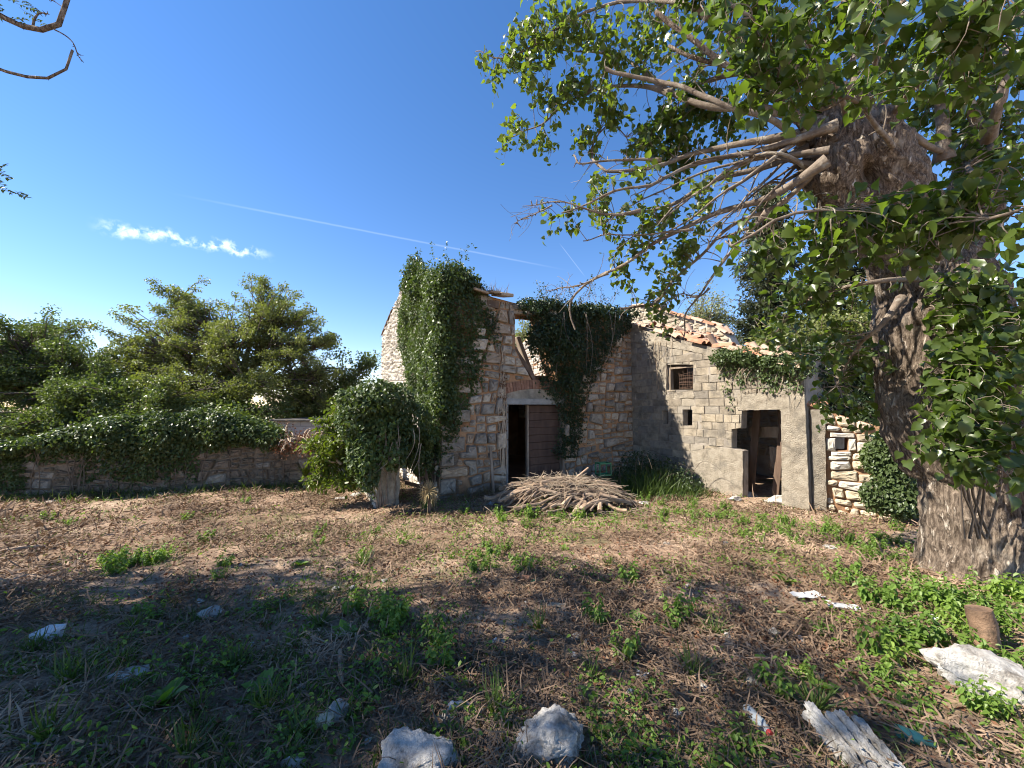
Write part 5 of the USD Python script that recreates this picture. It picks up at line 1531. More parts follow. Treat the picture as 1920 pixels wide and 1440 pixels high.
rest = np.setdiff1d(rest, rest[::3])
obj('foliage', leaves(P[rest], N[rest], T[rest], S[rest], 'heart'), M['mul'], iv10, kind='stuff', smooth=True)
sp = []
for i in range(7):
    o = r.uniform(-.12, .12)
    sp.append(([at(1850 + r.normal(0, 30), 1010, D0 - .42), at(1845 + r.normal(0, 30), 880, D0 - .5), at(1830 + r.normal(0, 35), 740, D0 - .5), at(1820 + r.normal(0, 40), 560, D0 - .5)], .013, .006))
stems(iv10, sp, M['twig'])

# ------------------------------------------------------------------ robinia on the left: its boughs cross the corner of the view and it shades the yard
r = np.random.default_rng(71)
rob = thing('robinia_tree', 'thorny robinia tree whose bare boughs cross the top left corner', 'tree')
rb = np.array([-10.2, 2.2, float(ground(-10.2, 2.2))])
rfork = rb + [0.3, 0, 3.6]
mb = MB()
mb.add(*bark_tube([rb - [0, 0, .3], (rb + rfork) / 2 + [.1, 0, 0], rfork], [.30, .24, .2], 40, 40, .02, 21, freq=9, flare=.2))
obj('trunk', mb, M['bark'], rob, smooth=True)
yb = 3.75


def bough(pts, r0, r1, n=22, mat='bark'):
    p = smooth_path(pts, n)
    mb = MB()
    mb.add(*tube(p, np.linspace(r0, r1, n) * (1 + .3 * (meshkit.noise(p * 14, 3) - .5)), 8))
    for i in range(n // 2, n - 1):
        mb.add(*tube(np.array([p[i], p[i] + rand_dirs(1, r)[0] * r.uniform(.02, .05)]), [.006, .001], 4))
    obj('bough', mb, M[mat], rob, smooth=True)


bough([rfork, (rfork + at(-60, 10, yb)) / 2 + [0, 0, .4], at(-60, 10, yb), at(0, 28, yb), at(32, 46, yb), at(62, 53, yb), at(95, 56, yb), at(114, 40, yb), at(121, 15, yb), at(132, -20, yb)], .06, .020, 34)
bough([at(103, 56, yb), at(120, 65, yb), at(138, 82, yb), at(146, 103, yb), at(157, 117, yb)], .007, .003)
bough([at(62, 50, yb), at(64, 38, yb), at(74, 25, yb), at(92, 27, yb)], .012, .004)
bough([at(118, 14, yb), at(104, 4, yb), at(85, -6, yb)], .004, .002)
bough([rfork, (rfork + at(-70, 110, yb)) / 2 + [0, 0, .2], at(-70, 112, yb), at(0, 130, yb), at(40, 142, yb), at(95, 146, yb), at(120, 134, yb), at(132, 115, yb), at(136, 94, yb)], .045, .010, 30)
cc, rr_ = np.array([-11.1, 1.7, 6.9]), np.array([2.9, 2.3, 2.0])
sets = []
mb = MB()
for i in range(400):
    p = cc + rand_dirs(1, r)[0] * rr_ * r.random() ** .4
    if meshkit.fbm(p[None] * .9 + 3, 2, 5)[0] < .43:
        continue
    px, py, w_ = project(p)
    if w_ > 0 and -160 < px < 2100 and -160 < py < 1500:
        continue
    a = rfork + (p - rfork) * r.uniform(.3, .6) + r.normal(0, .2, 3)
    mb.add(*tube(smooth_path([rfork, a, p], 7), [.035, .006], 4, cap=False))
    m_ = 46
    P = p + r.normal(0, .27, (m_, 3))
    sets.append((P, np.array([0, 0, .8]) + r.normal(0, .6, P.shape), rand_dirs(m_, r) + [0, 0, -.3], r.uniform(.09, .16, m_)))
for i in range(60):                                     # a thin outer part of the crown: broken light below
    p = np.array([-6.6, 2.1, 6.9]) + rand_dirs(1, r)[0] * np.array([1.9, 2.1, 1.6]) * r.random() ** .4
    px, py, w_ = project(p)
    if w_ > 0 and -160 < px < 2100 and -160 < py < 1500:
        continue
    mb.add(*tube(smooth_path([rfork, rfork + (p - rfork) * .5 + [0, 0, .5], p], 7), [.03, .006], 4, cap=False))
    P = p + r.normal(0, .24, (40, 3))
    sets.append((P, np.array([0, 0, .8]) + r.normal(0, .6, P.shape), rand_dirs(40, r) + [0, 0, -.3], r.uniform(.09, .15, 40)))
for (px, py, dep, sx) in ((6, 318, 3.6, .05), (8, 345, 3.6, .05), (20, 12, yb, .09), (38, 22, yb, .07), (5, 20, yb, .09), (30, -5, yb, .1)):
    for k_ in range(3):                                 # pinnate sprays
        b0 = at(px - 14, py - 6, dep) + r.normal(0, sx, 3)
        d = unit(np.array([.8, 0, -.35]) + r.normal(0, .4, 3))
        tt = np.repeat(np.linspace(.05, .2, 7), 2)
        P = b0 + d * tt[:, None]
        side = unit(np.cross(d, [0, 1, 0])) * np.tile([1, -1], 7)[:, None]
        mb.add(*tube(np.array([b0, b0 + d * .21]), .0015, 3))
        sets.append((P, np.tile([0, -.7, .6], (14, 1)) + r.normal(0, .3, (14, 3)), side + d * .3, np.full(14, .032)))
obj('branches', mb, M['twig'], rob)
P, N, T, S = cat(*sets)
obj('crown', leaves(P, N, T, S, 'oval'), M['tree_b'], rob, kind='stuff')
# ------------------------------------------------------------------ ground cover: litter, grass, low weeds
r = np.random.default_rng(81)


def scatter(n, rmin, rmax, power, rng, half=1.08):
    """Points on the ground around the tripod, thinning with distance like r**-power."""
    u_ = rng.random(n)
    e = 2 - power
    rad = (rmin ** e + u_ * (rmax ** e - rmin ** e)) ** (1 / e) if abs(e) > 1e-6 else rmin * (rmax / rmin) ** u_
    a = rng.uniform(-half, half, n)
    x, y = rad * np.sin(a), rad * np.cos(a)
    return x, y


HOUSE_FOOT = Polygon([tuple(C0), tuple(C0 + U * FL), tuple(C0 + U * FL + NF * WL), tuple(C0 + U * (FL + 4) + NF * WL), tuple(C0 + U * (FL + 4) - NF * GB), tuple(C0 - NF * GB)])
WALL_FOOT = Polygon([tuple(A0), tuple(A1), tuple(A1 + [0, 30]), tuple(A0 + [0, 30])])
TRUNK_FOOT = Point(tb[0], tb[1]).buffer(.62)
PILLAR_FOOT = Polygon([tuple(PF.o[:2]), tuple(PF.o[:2] + U * PW), tuple(PF.o[:2] + U * PW - NF * .5), tuple(PF.o[:2] - NF * .5)])
NO_GO = shapely.union_all([HOUSE_FOOT, WALL_FOOT, TRUNK_FOOT, PILLAR_FOOT])


def clear(x, y):
    return ~shapely.contains_xy(NO_GO, x, y)


def green_field(x, y):
    """How green the yard is: patches of weeds and grass between bare litter."""
    q = np.stack([x, y, 0 * x], -1)
    g = meshkit.fbm(q * .62 + 11, 3, 3)
    g2 = meshkit.fbm(q * 2.1 + 5, 3, 8)
    v = np.clip((g - .50) * 4.0, 0, 1) * .7 + np.clip((g2 - .52) * 4, 0, 1) * .4
    for (px, py, sx, sy, w) in PATCH:
        c = gpt(px, py)
        v = v + w * np.exp(-((x - c[0]) / sx) ** 2 - ((y - c[1]) / sy) ** 2)
    return np.clip(v, 0, 1)


PATCH = [(300, 1260, 1.5, .75, .9), (150, 1200, .8, .4, .6), (600, 1300, .6, .5, .5), (180, 1350, .9, .45, .6), (520, 1180, .9, .4, .55), (1420, 985, 1.2, .45, 1.3), (1300, 960, .8, .35, 1.1), (1000, 975, 1.3, .4, 1.1), (1120, 985, .8, .35, .7), (640, 1010, 1.0, .5, .5), (1640, 1030, .5, .25, .9), (1700, 1180, .6, .45, .7), (1880, 1120, .6, .6, .9),
         (850, 1000, .8, .35, .55), (900, 1050, .6, .3, .45), (240, 1060, .5, .18, .6), (60, 1140, .8, .25, .5), (430, 1400, .5, .3, .4), (700, 1160, .5, .3, .35), (1150, 1090, .7, .25, .3), (1800, 1350, .35, .3, .6)]
RED = [(1330, 1080, 1.6, .7), (1400, 1200, .9, .5)]

# dead stalks and cut straw lying everywhere
x, y = scatter(290000, 1.25, 14.5, 1.35, r)
q = np.stack([x, y, 0 * x], -1)
dens = .12 + 1.2 * np.clip((meshkit.fbm(q * 1.5 + 3, 4, 6) - .36) * 3.4, 0, 1) * (1 - .55 * green_field(x, y))
ok = clear(x, y) & (r.random(len(x)) < dens) & (y > .3)
x, y = x[ok], y[ok]
z_ = ground(x, y)
dist = np.hypot(x, y)
n = len(x)
S = r.gamma(2.6, .026, n).clip(.015, .3) * (1 + .035 * dist)
Wd = r.uniform(.0035, .0095, n) * (.7 + .21 * dist)
a = r.uniform(0, 2 * np.pi, n)
T = np.stack([np.cos(a), np.sin(a), r.normal(0, .26, n)], 1)
N = np.array([0, 0, 1.0]) + r.normal(0, .55, (n, 3))
P = np.stack([x, y, z_ + r.gamma(1.6, .016, n).clip(.002, .09)], 1)
obj('straw_litter', leaves(P, N, T, S, 'blade', Wd), M['straw'], label='dry cut stalks and straw strewn over the whole yard', category='straw', kind='stuff')
print('straw', n)
# brown dead leaves and bark crumbs
x, y = scatter(60000, 1.3, 13, 1.5, r)
red = sum(np.exp(-((x - gpt(px, py)[0]) / sx) ** 2 - ((y - gpt(px, py)[1]) / sy) ** 2) for px, py, sx, sy in RED)
q = np.stack([x, y, 0 * x], -1)
ok = clear(x, y) & (r.random(len(x)) < .25 + .75 * np.clip(red, 0, 1) + .3 * np.clip((meshkit.fbm(q * 1.7, 3, 16) - .5) * 4, 0, 1)) & (y > .3)
x, y = x[ok], y[ok]
n = len(x)
P = np.stack([x, y, ground(x, y) + r.uniform(.003, .03, n)], 1)
obj('dead_leaves', leaves(P, np.array([0, 0, 1.0]) + r.normal(0, .55, (n, 3)), rand_dirs(n, r) * [1, 1, .3], r.uniform(.012, .045, n) * (.8 + .05 * np.hypot(x, y)), 'oval'), M['leaflitter'],
    label='brown dead leaves and bark crumbs lying between the straw', category='leaf litter', kind='stuff')
# grass
x, y = scatter(330000, 1.2, 13.0, 1.5, r)
g = green_field(x, y)
q = np.stack([x, y, 0 * x], -1)
tuft = np.clip((meshkit.fbm(q * 5.5 + 2, 2, 13) - .42) * 5, 0, 1)
left = np.clip((.9 - x) / 3.0, .3, 1) * 1.3
ok = clear(x, y) & (r.random(len(x)) < (.03 + .75 * g * tuft) * left) & (y > .3)
x, y = x[ok], y[ok]
n = len(x)
dist = np.hypot(x, y)
P = np.stack([x, y, ground(x, y) - .004], 1)
T = np.array([0, 0, 1.0]) + rand_dirs(n, r) * [1.1, 1.1, .2]
obj('grass', leaves(P, rand_dirs(n, r), T, r.gamma(3.5, .021, n).clip(.02, .24) * np.where(dist > 5, 1.0, .9), 'blade', r.uniform(.004, .008, n) * (.8 + .07 * dist)), M['grass'],
    label='thin green grass growing in patches through the litter', category='grass', kind='stuff')
print('grass', n)
# low broad-leaved ground cover
x, y = scatter(120000, 1.3, 13.0, 1.3, r)
g = green_field(x, y)
q = np.stack([x, y, 0 * x], -1)
tuft = np.clip((meshkit.fbm(q * 3.5 + 7, 2, 23) - .47) * 6, 0, 1)
ok = clear(x, y) & (r.random(len(x)) < 1.6 * g * (.05 + tuft) * np.clip((x + 3.5) / 4, .35, 1)) & (y > .3)
x, y = x[ok], y[ok]
n = len(x)
P = np.stack([x, y, ground(x, y) + r.gamma(2, .022, n).clip(0, .2)], 1)
obj('low_weeds', leaves(P, np.array([0, 0, .9]) + r.normal(0, .45, (n, 3)), rand_dirs(n, r) * [1, 1, .3], r.uniform(.018, .042, n) * (.85 + .05 * np.hypot(x, y)), 'oval'), M['weed'],
    label='low bright green weeds creeping over the yard in patches', category='weeds', kind='stuff')
print('low weeds', n)

# ------------------------------------------------------------------ single weeds: three kinds, copied
r = np.random.default_rng(91)


def weed_proto(name, label, kind, rng, group, loc, rotz, scale):
    t = thing(name, label, 'weed', loc, group, rotz, scale)
    mb = MB()
    sets = []
    if kind == 'nettle':
        for k_ in range(9):
            a = rng.uniform(0, 6.28)
            tip = np.array([math.cos(a) * rng.uniform(.02, .14), math.sin(a) * rng.uniform(.02, .14), rng.uniform(.10, .24)])
            p = smooth_path([[math.cos(a) * .03, math.sin(a) * .03, -.02], tip * [.7, .7, .5], tip], 8)
            mb.add(*tube(p, [.004, .002], 4))
            for j in range(2, 8):
                for s_ in (0, 1):
                    b = a + j * 1.57 + s_ * 3.14
                    sets.append((p[j][None], np.array([[math.cos(b) * .3, math.sin(b) * .3, .9]]) + rng.normal(0, .25, (1, 3)), np.array([[math.cos(b), math.sin(b), rng.uniform(-.3, .35)]]), np.array([rng.uniform(.035, .065) * (1.15 - .05 * j)])))
        sh = 'oval'
    elif kind == 'rosette':
        for k_ in range(16):
            b = k_ * 2.4 + rng.normal(0, .2)
            sets.append((np.array([[math.cos(b) * .008, math.sin(b) * .008, .005]]), np.array([[-math.cos(b) * .4, -math.sin(b) * .4, .9]]), np.array([[math.cos(b), math.sin(b), rng.uniform(.15, .9)]]), np.array([rng.uniform(.08, .15)])))
        mb.add(*tube(np.array([[0, 0, -.02], [0, 0, .03]]), .008, 5))
        sh = 'oval'
    else:
        for k_ in range(60):
            b = rng.uniform(0, 6.28)
            sets.append((np.array([[math.cos(b) * .03, math.sin(b) * .03, 0]]) * rng.random(), rng.normal(0, 1, (1, 3)), np.array([[math.cos(b) * rng.uniform(.2, .9), math.sin(b) * rng.uniform(.2, .9), 1.0]]), np.array([rng.uniform(.10, .26)])))
        mb.add(*tube(np.array([[0, 0, -.02], [0, 0, .02]]), .012, 5))
        sh = 'blade'
    P, N, T, S = cat(*sets)
    obj('stem', mb, M['weed'], t)
    obj('leaves', leaves(P, N, T, S, sh, S * .06 if sh == 'blade' else None), M['grass'] if sh == 'blade' else M['weed'], t, kind='stuff')
    return t


wl = {'nettle': ('nettle_weed', 'upright leafy green weed sprouting from the dry yard litter', 'leafy weeds in the yard'),
      'rosette': ('rosette_weed', 'flat rosette of long green leaves on the bare yard', 'rosette weeds in the yard'),
      'tuft': ('grass_tuft', 'single tuft of taller grass in the yard', 'grass tufts in the yard')}
spots_px = {'nettle': [(740, 1165), (730, 1180), (925, 1050), (910, 1060), (1005, 1060), (1650, 1140), (1690, 1150), (1720, 1130), (1750, 1165), (1780, 1130), (1800, 1160), (1610, 1100), (1590, 1075), (1850, 1120), (1880, 1080), (1905, 1130), (1700, 1105), (1540, 1190), (1500, 1270), (1460, 1300), (1810, 1200), (1740, 1210),
                       (1640, 1010), (1600, 1020), (1390, 985), (1430, 975), (1470, 980), (1440, 1000), (1350, 975), (1300, 955), (1270, 965), (1400, 1010), (970, 960), (1000, 970), (940, 975), (990, 990), (240, 1060), (270, 1055), (220, 1075), (90, 975), (130, 985), (385, 1015), (270, 1150), (290, 1160), (410, 1085), (420, 1060),
                       (1270, 1160), (1250, 1180), (820, 1210), (830, 1250), (1170, 1230), (660, 1150), (1120, 1170), (1180, 1090), (1640, 1270), (1660, 1240), (1700, 1220), (1890, 1250), (1860, 1340), (1830, 1330), (350, 975), (460, 945), (395, 905), (800, 955), (870, 965), (1210, 940), (1240, 950), (1560, 1000), (1680, 1060)],
            'rosette': [(820, 1275), (1215, 1420), (650, 1190), (490, 1300), (1540, 1290), (1190, 1170), (300, 1320), (1470, 1090), (560, 1060), (1060, 1030)],
            'tuft': [(370, 1330), (130, 1280), (60, 1220), (500, 1330), (440, 1250), (230, 1240), (1530, 1330), (600, 1170), (350, 1420), (1110, 1270), (90, 1390), (760, 1290), (930, 1340), (1010, 1180), (1300, 1270), (250, 1180), (560, 1380), (1400, 1400), (680, 1060), (1140, 1060), (1340, 1190)]}
for (px, py, sx_, sy_, k_) in [(1420, 985, 90, 22, 26), (1300, 960, 45, 14, 10), (985, 972, 55, 14, 14), (930, 1055, 40, 16, 8), (1720, 1150, 70, 45, 16), (1890, 1110, 30, 50, 10), (255, 1062, 40, 10, 8), (640, 1010, 60, 20, 6), (1650, 1030, 45, 14, 10), (730, 1175, 30, 14, 5)]:
    for _ in range(k_):
        spots_px['nettle'].append((px + r.normal(0, sx_), py + r.normal(0, sy_)))
spots_px['nettle'] = [q for q in spots_px['nettle'] if clear(*[np.array([v]) for v in gpt(*q)[:2]])[0]]
for kd, spots in spots_px.items():
    nm, lb, gr = wl[kd]
    proto = None
    for i, (px, py) in enumerate(spots):
        p = gpt(px, py)
        s_ = r.uniform(.75, 1.4) * {'nettle': .8, 'rosette': .75, 'tuft': .75}[kd]
        if kd == 'nettle':
            s_ *= 1.1 if px > 1550 and py > 1060 else 1.0
        sc_ = (s_, s_, s_ * r.uniform(.8, 1.2))
        if proto is None:
            proto = weed_proto(nm, lb, kd, r, gr, p, r.uniform(0, 6.28), sc_)
        else:
            copy_of(proto, None, p, r.uniform(0, 6.28), sc_)

# overgrown heap of grass and brambles in the corner between house and outbuilding
ov = thing('overgrown_brambles', 'shaded heap of tall grass and brambles in the corner before the block wall', 'brambles')
c0 = gpt(1235, 935) + [.1, .55, 0]
n = 5200
D = rand_dirs(n, r)
b0 = c0 + np.c_[r.normal(0, .75, n) - .1, r.normal(0, .42, n) + .35, np.zeros(n)]
b0[:, 2] = ground(b0[:, 0], b0[:, 1])
ok = clear(b0[:, 0], b0[:, 1])
b0 = b0[ok]; n = len(b0)
T = np.array([0, 0, 1.0]) + rand_dirs(n, r) * [.8, .8, .1]
hgt = r.uniform(.25, .75, n) * np.exp(-((b0[:, 0] - c0[0]) / 1.25) ** 2)
obj('blades', leaves(b0, rand_dirs(n, r), T, hgt, 'blade', r.uniform(.008, .018, n)), M['grass'], ov, kind='stuff')
sets = [blob(c0 + [ox, oy, oz], (.5, .4, .4), 650, r, (.04, .08), .3, seed=300 + i) for i, (ox, oy, oz) in enumerate([(-.45, .5, .35), (.2, .35, .3), (.75, .0, .2), (-.1, .8, .6), (.45, .5, .45)])]
foliage(ov, sets, M['ivy_dark'], 'oval')
sp = []
for i in range(46):
    p0 = c0 + [r.uniform(-1.3, 1.0), r.uniform(-.1, .8), 0]
    if not clear(np.array([p0[0]]), np.array([p0[1]]))[0]:
        continue
    d = np.array([r.normal(0, .6), r.normal(-.2, .35), 0])
    h_ = r.uniform(.3, 1.0)
    sp.append(([p0, p0 + d * .5 + [0, 0, h_], p0 + d + [0, 0, h_ * r.uniform(.3, .9)]], .007, .003))
stems(ov, sp[::2], M['twig'])

# dark weeds at the foot of the front wall and the boundary wall
fw = thing('wall_foot_weeds', 'straggly dark weeds and dry stalks along the foot of the house front', 'weeds')
n = 2600
uu = r.uniform(.1, FL - .3, n)
oo = r.gamma(1.6, .16, n)
P = FRONT.xyz(uu, 0 * uu, oo + .03); P[:, 2] = ground(P[:, 0], P[:, 1])
obj('blades', leaves(P, rand_dirs(n, r), np.array([0, 0, 1.0]) + rand_dirs(n, r) * [.8, .8, .2], r.gamma(3, .07, n).clip(.05, .5) * np.exp(-oo * .9), 'blade', r.uniform(.007, .014, n)), M['drygrass'], fw, kind='stuff')
bw_ = thing('wall_foot_weeds', 'short stubble and low weeds along the foot of the left boundary wall', 'weeds')
n = 3600
uu = r.uniform(BND.uv(-200, 900)[0], BL - .1, n)
oo = r.gamma(1.6, .2, n) + .05
P = BND.xyz(uu, 0 * uu, oo); P[:, 2] = ground(P[:, 0], P[:, 1])
obj('blades', leaves(P, rand_dirs(n, r), np.array([0, 0, 1.0]) + rand_dirs(n, r) * [.8, .8, .2], r.gamma(3, .05, n).clip(.04, .3), 'blade', r.uniform(.007, .014, n)), M['grass'], bw_, kind='stuff')

# rosette plant with sword leaves by the sapling
yc = thing('sword_leaf_plant', 'spiky yellow green rosette of sword shaped leaves left of the gate pillar', 'plant')
p = gpt(572, 915)
k_ = 46
a = r.uniform(0, 6.28, k_)
T = np.c_[np.cos(a) * .75, np.sin(a) * .75, r.uniform(.2, 1.2, k_)]
N = np.c_[-np.cos(a), -np.sin(a), np.full(k_, .8)]
obj('leaves', leaves(np.tile(p + [0, 0, .28], (k_, 1)), N, T, r.uniform(.28, .45, k_), 'blade', np.full(k_, .035)), M['bright'], yc, kind='stuff')
obj('stem', tube(np.array([p - [0, 0, .05], p + [0, 0, .3]]), [.05, .04], 7), M['pale_stem'], yc)

# straw covered stub by the pillar
st = thing('straw_wisp', 'pale bundle of straw drooping over a short stump right of the gate pillar', 'straw bundle')
p = gpt(804, 966)
obj('stump', tube(smooth_path([p - [0, 0, .1], p + [.02, 0, .34]], 5), [.045, .035], 8), M['wood_dark'], st)
mb = MB()
top = p + [0, 0, .44]
for i in range(300):
    d = rand_dirs(1, r)[0] * [.12, .11, .13]
    a0 = top + d * r.random()
    mb.add(*tube(smooth_path([a0, a0 + d * .9 + [0, 0, -.02], a0 + d * 1.1 + [0, 0, -r.uniform(.06, .42) * (r.random() < .09) - .02]], 5), .0035, 3, cap=False))
obj('straw', mb, M['palestraw'], st, kind='stuff')

# ------------------------------------------------------------------ the heap of cut branches
r = np.random.default_rng(101)
pc = gpt(1062, 962)
pc = np.array([pc[0] + .05, pc[1] + .55, 0])
RX, RY, HH = 1.42, .74, .54
hp = lambda X, Y: HH * np.sqrt(np.clip(1 - ((X - pc[0]) / RX) ** 2 - ((Y - pc[1]) / RY) ** 2, 0, 1))
for i in range(150):
    for _ in range(40):
        cx, cy = pc[0] + r.normal(0, RX * .42), pc[1] + r.normal(-.12, RY * .45)
        if ((cx - pc[0]) / RX) ** 2 + ((cy - pc[1]) / RY) ** 2 < .85:
            break
    big = r.random() < .35
    L_ = r.uniform(.7, 1.5) if big else r.uniform(.4, 1.4)
    ang = r.normal(.42, .38) if r.random() < .84 else r.uniform(-.6, 1.3)
    d = np.array([math.cos(ang), math.sin(ang)])
    lv = r.uniform(.35, 1.0) ** .6
    s_ = np.linspace(-.5, .5, 6)
    X, Y = cx + d[0] * s_ * L_, cy + d[1] * s_ * L_
    H = hp(X, Y) * lv
    H = H * .55 + H.mean() * .45
    Z = ground(X, Y) + .03 + H + np.linspace(-1, 1, 6) * r.normal(.0, .04)
    rad = r.uniform(.026, .055) if big else r.uniform(.008, .024)
    p = np.c_[X, Y, Z] + np.cumsum(r.normal(0, .014, (6, 3)), 0)
    p[:, 2] = np.maximum(p[:, 2], ground(p[:, 0], p[:, 1]) + rad)
    q = smooth_path(p, 10)
    mb = MB()
    mb.add(*tube(q, np.linspace(rad, rad * .7, 10) * (1 + .25 * (meshkit.noise(q * 21, 4) - .5)), 7))
    obj('cut_branch', mb, M['stick'], smooth=45, label='dry cut branch lying in the heap before the doorway', category='branch', group='branches in the heap before the doorway')
tw = thing('twig_tangle', 'tangle of thin dry twigs and straw hanging over the heap of cut branches', 'twigs')
mb = MB()
for i in range(420):
    cx, cy = pc[0] + r.normal(.1, RX * .5), pc[1] + r.normal(-.2, RY * .5)
    z0 = float(ground(cx, cy)) + float(hp(cx, cy)) + .02
    d = rand_dirs(1, r)[0] * [.34, .24, .18]
    p0 = np.array([cx, cy, z0])
    q = smooth_path([p0 - d, p0 + [0, 0, .05], p0 + d * r.uniform(.5, 1)], 6)
    q[:, 2] = np.maximum(q[:, 2], ground(q[:, 0], q[:, 1]) + .004)
    mb.add(*tube(q, [.004, .002], 3, cap=False))
obj('twigs', mb, M['pale_stem'], tw, kind='stuff')
stk = thing('leaning_branch', 'stout pale branch jutting up from the back of the branch heap', 'branch')
pa, pb2 = at(1070, 905, 8.6), at(1103, 877, 8.75)
obj('stem', tube(smooth_path([pa + (pa - pb2) * .8, pa, pb2], 8), [.035, .022], 7), M['stick'], stk, smooth=True)

# ------------------------------------------------------------------ rubble, scraps and rubbish
r = np.random.default_rng(111)


def rock_mesh(size, seed, sub=3, lump=.5, flat=.3, angular=True):
    rg = np.random.default_rng(seed)
    m = trimesh.creation.icosphere(sub, 1.0)
    v = m.vertices.copy()
    if angular:                                          # cut by planes, then roughened
        for _ in range(9):
            n_ = rand_dirs(1, rg)[0]
            h = rg.uniform(.55, .85)
            d = v @ n_
            v = v - np.clip(d - h, 0, None)[:, None] * n_
    v = v * (1 + lump * 1.5 * (meshkit.fbm(v * 1.5 + seed, 5, seed) - .5))[:, None]
    v = v + v * (.22 * (meshkit.fbm(v * 5 + seed, 3, seed + 1) - .5))[:, None]
    v = v * np.asarray(size) / 2
    v[:, 2] = np.maximum(v[:, 2], -np.asarray(size)[2] * flat)
    return v, m.faces


def rock(name, label, px, py, size, mat, seed, rotz=0., category='stone', group=None, sub=3, lift=.3, lump=.5):
    p = gpt(px, py)
    v, f = rock_mesh(size, seed, sub, lump)
    c, s = math.cos(rotz), math.sin(rotz)
    v = v @ np.array([[c, s, 0], [-s, c, 0], [0, 0, 1]])
    return obj(name, (v + p + [0, 0, size[2] * (lift - .12)], f), M[mat], smooth=35, label=label, category=category, group=group)


rock('stone', 'lumpy white stone at the bottom edge, right of the middle', 1035, 1412, (.36, .30, .26), 'white_stone', 45, .3, sub=5, lump=.7)
rock('stone', 'flat pale stone cut by the bottom edge, left of the lumpy white one', 780, 1440, (.40, .30, .18), 'white_stone', 9, -.3, sub=5)
rock('stone', 'small round stone touching the lumpy white stone at the bottom edge', 1057, 1437, (.11, .10, .09), 'white_stone', 12)
rock('stone', 'grey broken stone beside a brick piece on the left foreground', 632, 1342, (.15, .12, .11), 'grey_stone', 14, .5)
rock('stone', 'brown stone half sunk in shade at the bottom left of middle', 550, 1438, (.12, .10, .08), 'grey_stone', 15, .2)
rock('stone', 'large white slab of stone lying at the right edge among twigs', 1862, 1290, (.62, .40, .30), 'white_stone', 18, -.35, sub=4, lump=.7, lift=.36)
rock('stone', 'big squared white stone lying before the dark outbuilding doorway', 1460, 944, (.58, .36, .26), 'white_stone', 21, -.5)
rock('stone', 'smaller white stone at the sill of the dark outbuilding doorway', 1402, 930, (.40, .26, .16), 'white_stone', 22, -.4)
rock('stone', 'low white stone left of the outbuilding doorway sill', 1378, 938, (.34, .24, .14), 'white_stone', 23, .2)
rock('stone', 'white stone right of the branch heap', 1208, 946, (.26, .2, .15), 'white_stone', 24, .4)
rock('stone', 'tan stone lying in the sunlit litter near the bottom right', 1414, 1285, (.12, .09, .06), 'stone_w', 26, .2)
rock('stone', 'small white angular stone on the red brown litter right of centre', 1450, 1190, (.11, .09, .08), 'white_stone', 27, .7)
rock('stone', 'flat whitish stone in the sun on the right, before the tree', 1556, 1028, (.2, .15, .07), 'white_stone', 28, .1)
rock('stone', 'flat grey stone in the shade at the far left foreground', 240, 1270, (.26, .16, .07), 'grey_stone', 29, .4)
rock('stone', 'dark grey stone where the tree shade begins on the left', 395, 1155, (.2, .15, .1), 'grey_stone', 30, .2)
rock('stone', 'pale flat stone at the foot of the gate pillar, left one', 640, 936, (.5, .25, .09), 'white_stone', 31, .05)
rock('stone', 'pale flat stone at the foot of the gate pillar, right one', 668, 930, (.28, .22, .12), 'white_stone', 32, .3)
rock('stone', 'flat pale stone lying in the sun far left before the boundary wall', 97, 942, (.3, .2, .07), 'white_stone', 33, .2)
ringP = []
for (px, py, rad) in [(1035, 1412, .2), (780, 1440, .22), (632, 1342, .1), (1862, 1290, .33), (240, 1270, .15), (395, 1155, .12), (1414, 1285, .08), (1610, 1425, .18), (1460, 944, .3), (550, 1438, .08)]:
    c_ = gpt(px, py)
    k_ = int(420 * rad)
    an = r.uniform(0, 6.28, k_)
    q_ = np.c_[c_[0] + np.cos(an) * rad * r.uniform(.75, 1.25, k_), c_[1] + np.sin(an) * rad * r.uniform(.6, 1.1, k_)]
    ringP.append(np.c_[q_, ground(q_[:, 0], q_[:, 1])])
ringP = np.vstack(ringP)
k_ = len(ringP)
obj('stone_edge_grass', leaves(ringP, rand_dirs(k_, r), np.array([0, 0, 1.0]) + rand_dirs(k_, r) * [1.1, 1.1, .2], r.uniform(.04, .15, k_), 'blade', r.uniform(.004, .009, k_)), M['grass'], label='short grass grown up round the edges of the larger stones', category='grass', kind='stuff')
small = [(500, 1335), (565, 1290), (240, 1325), (1110, 1190), (1100, 1205), (940, 1205), (1080, 1195), (350, 1195), (1250, 1020), (1360, 1020), (1430, 1030), (1180, 1300), (1145, 1325), (790, 1130), (870, 1330), (840, 1350), (1500, 1200), (1365, 1195), (80, 1395), (375, 1130), (630, 1105), (660, 1105),
         (1520, 1060), (1600, 970), (1290, 1100), (1160, 1110), (985, 1130), (720, 1090), (450, 1060), (1075, 1230), (1240, 1235), (1320, 1290), (1270, 1340), (690, 1390), (1730, 1160), (1670, 1250), (610, 985), (540, 1000), (330, 1030), (180, 960), (1000, 1250), (900, 1160), (580, 1230), (470, 1210)]
for i, (px, py) in enumerate(small):
    s_ = r.uniform(.03, .075)
    rock('small_stone', 'small pale stone chip lying in the yard litter', px, py, (s_ * 1.3, s_, s_ * .7), r.choice(['white_stone', 'white_stone', 'grey_stone']), 200 + i, r.uniform(0, 3), 'stone', 'pale stone chips in the yard', 2)


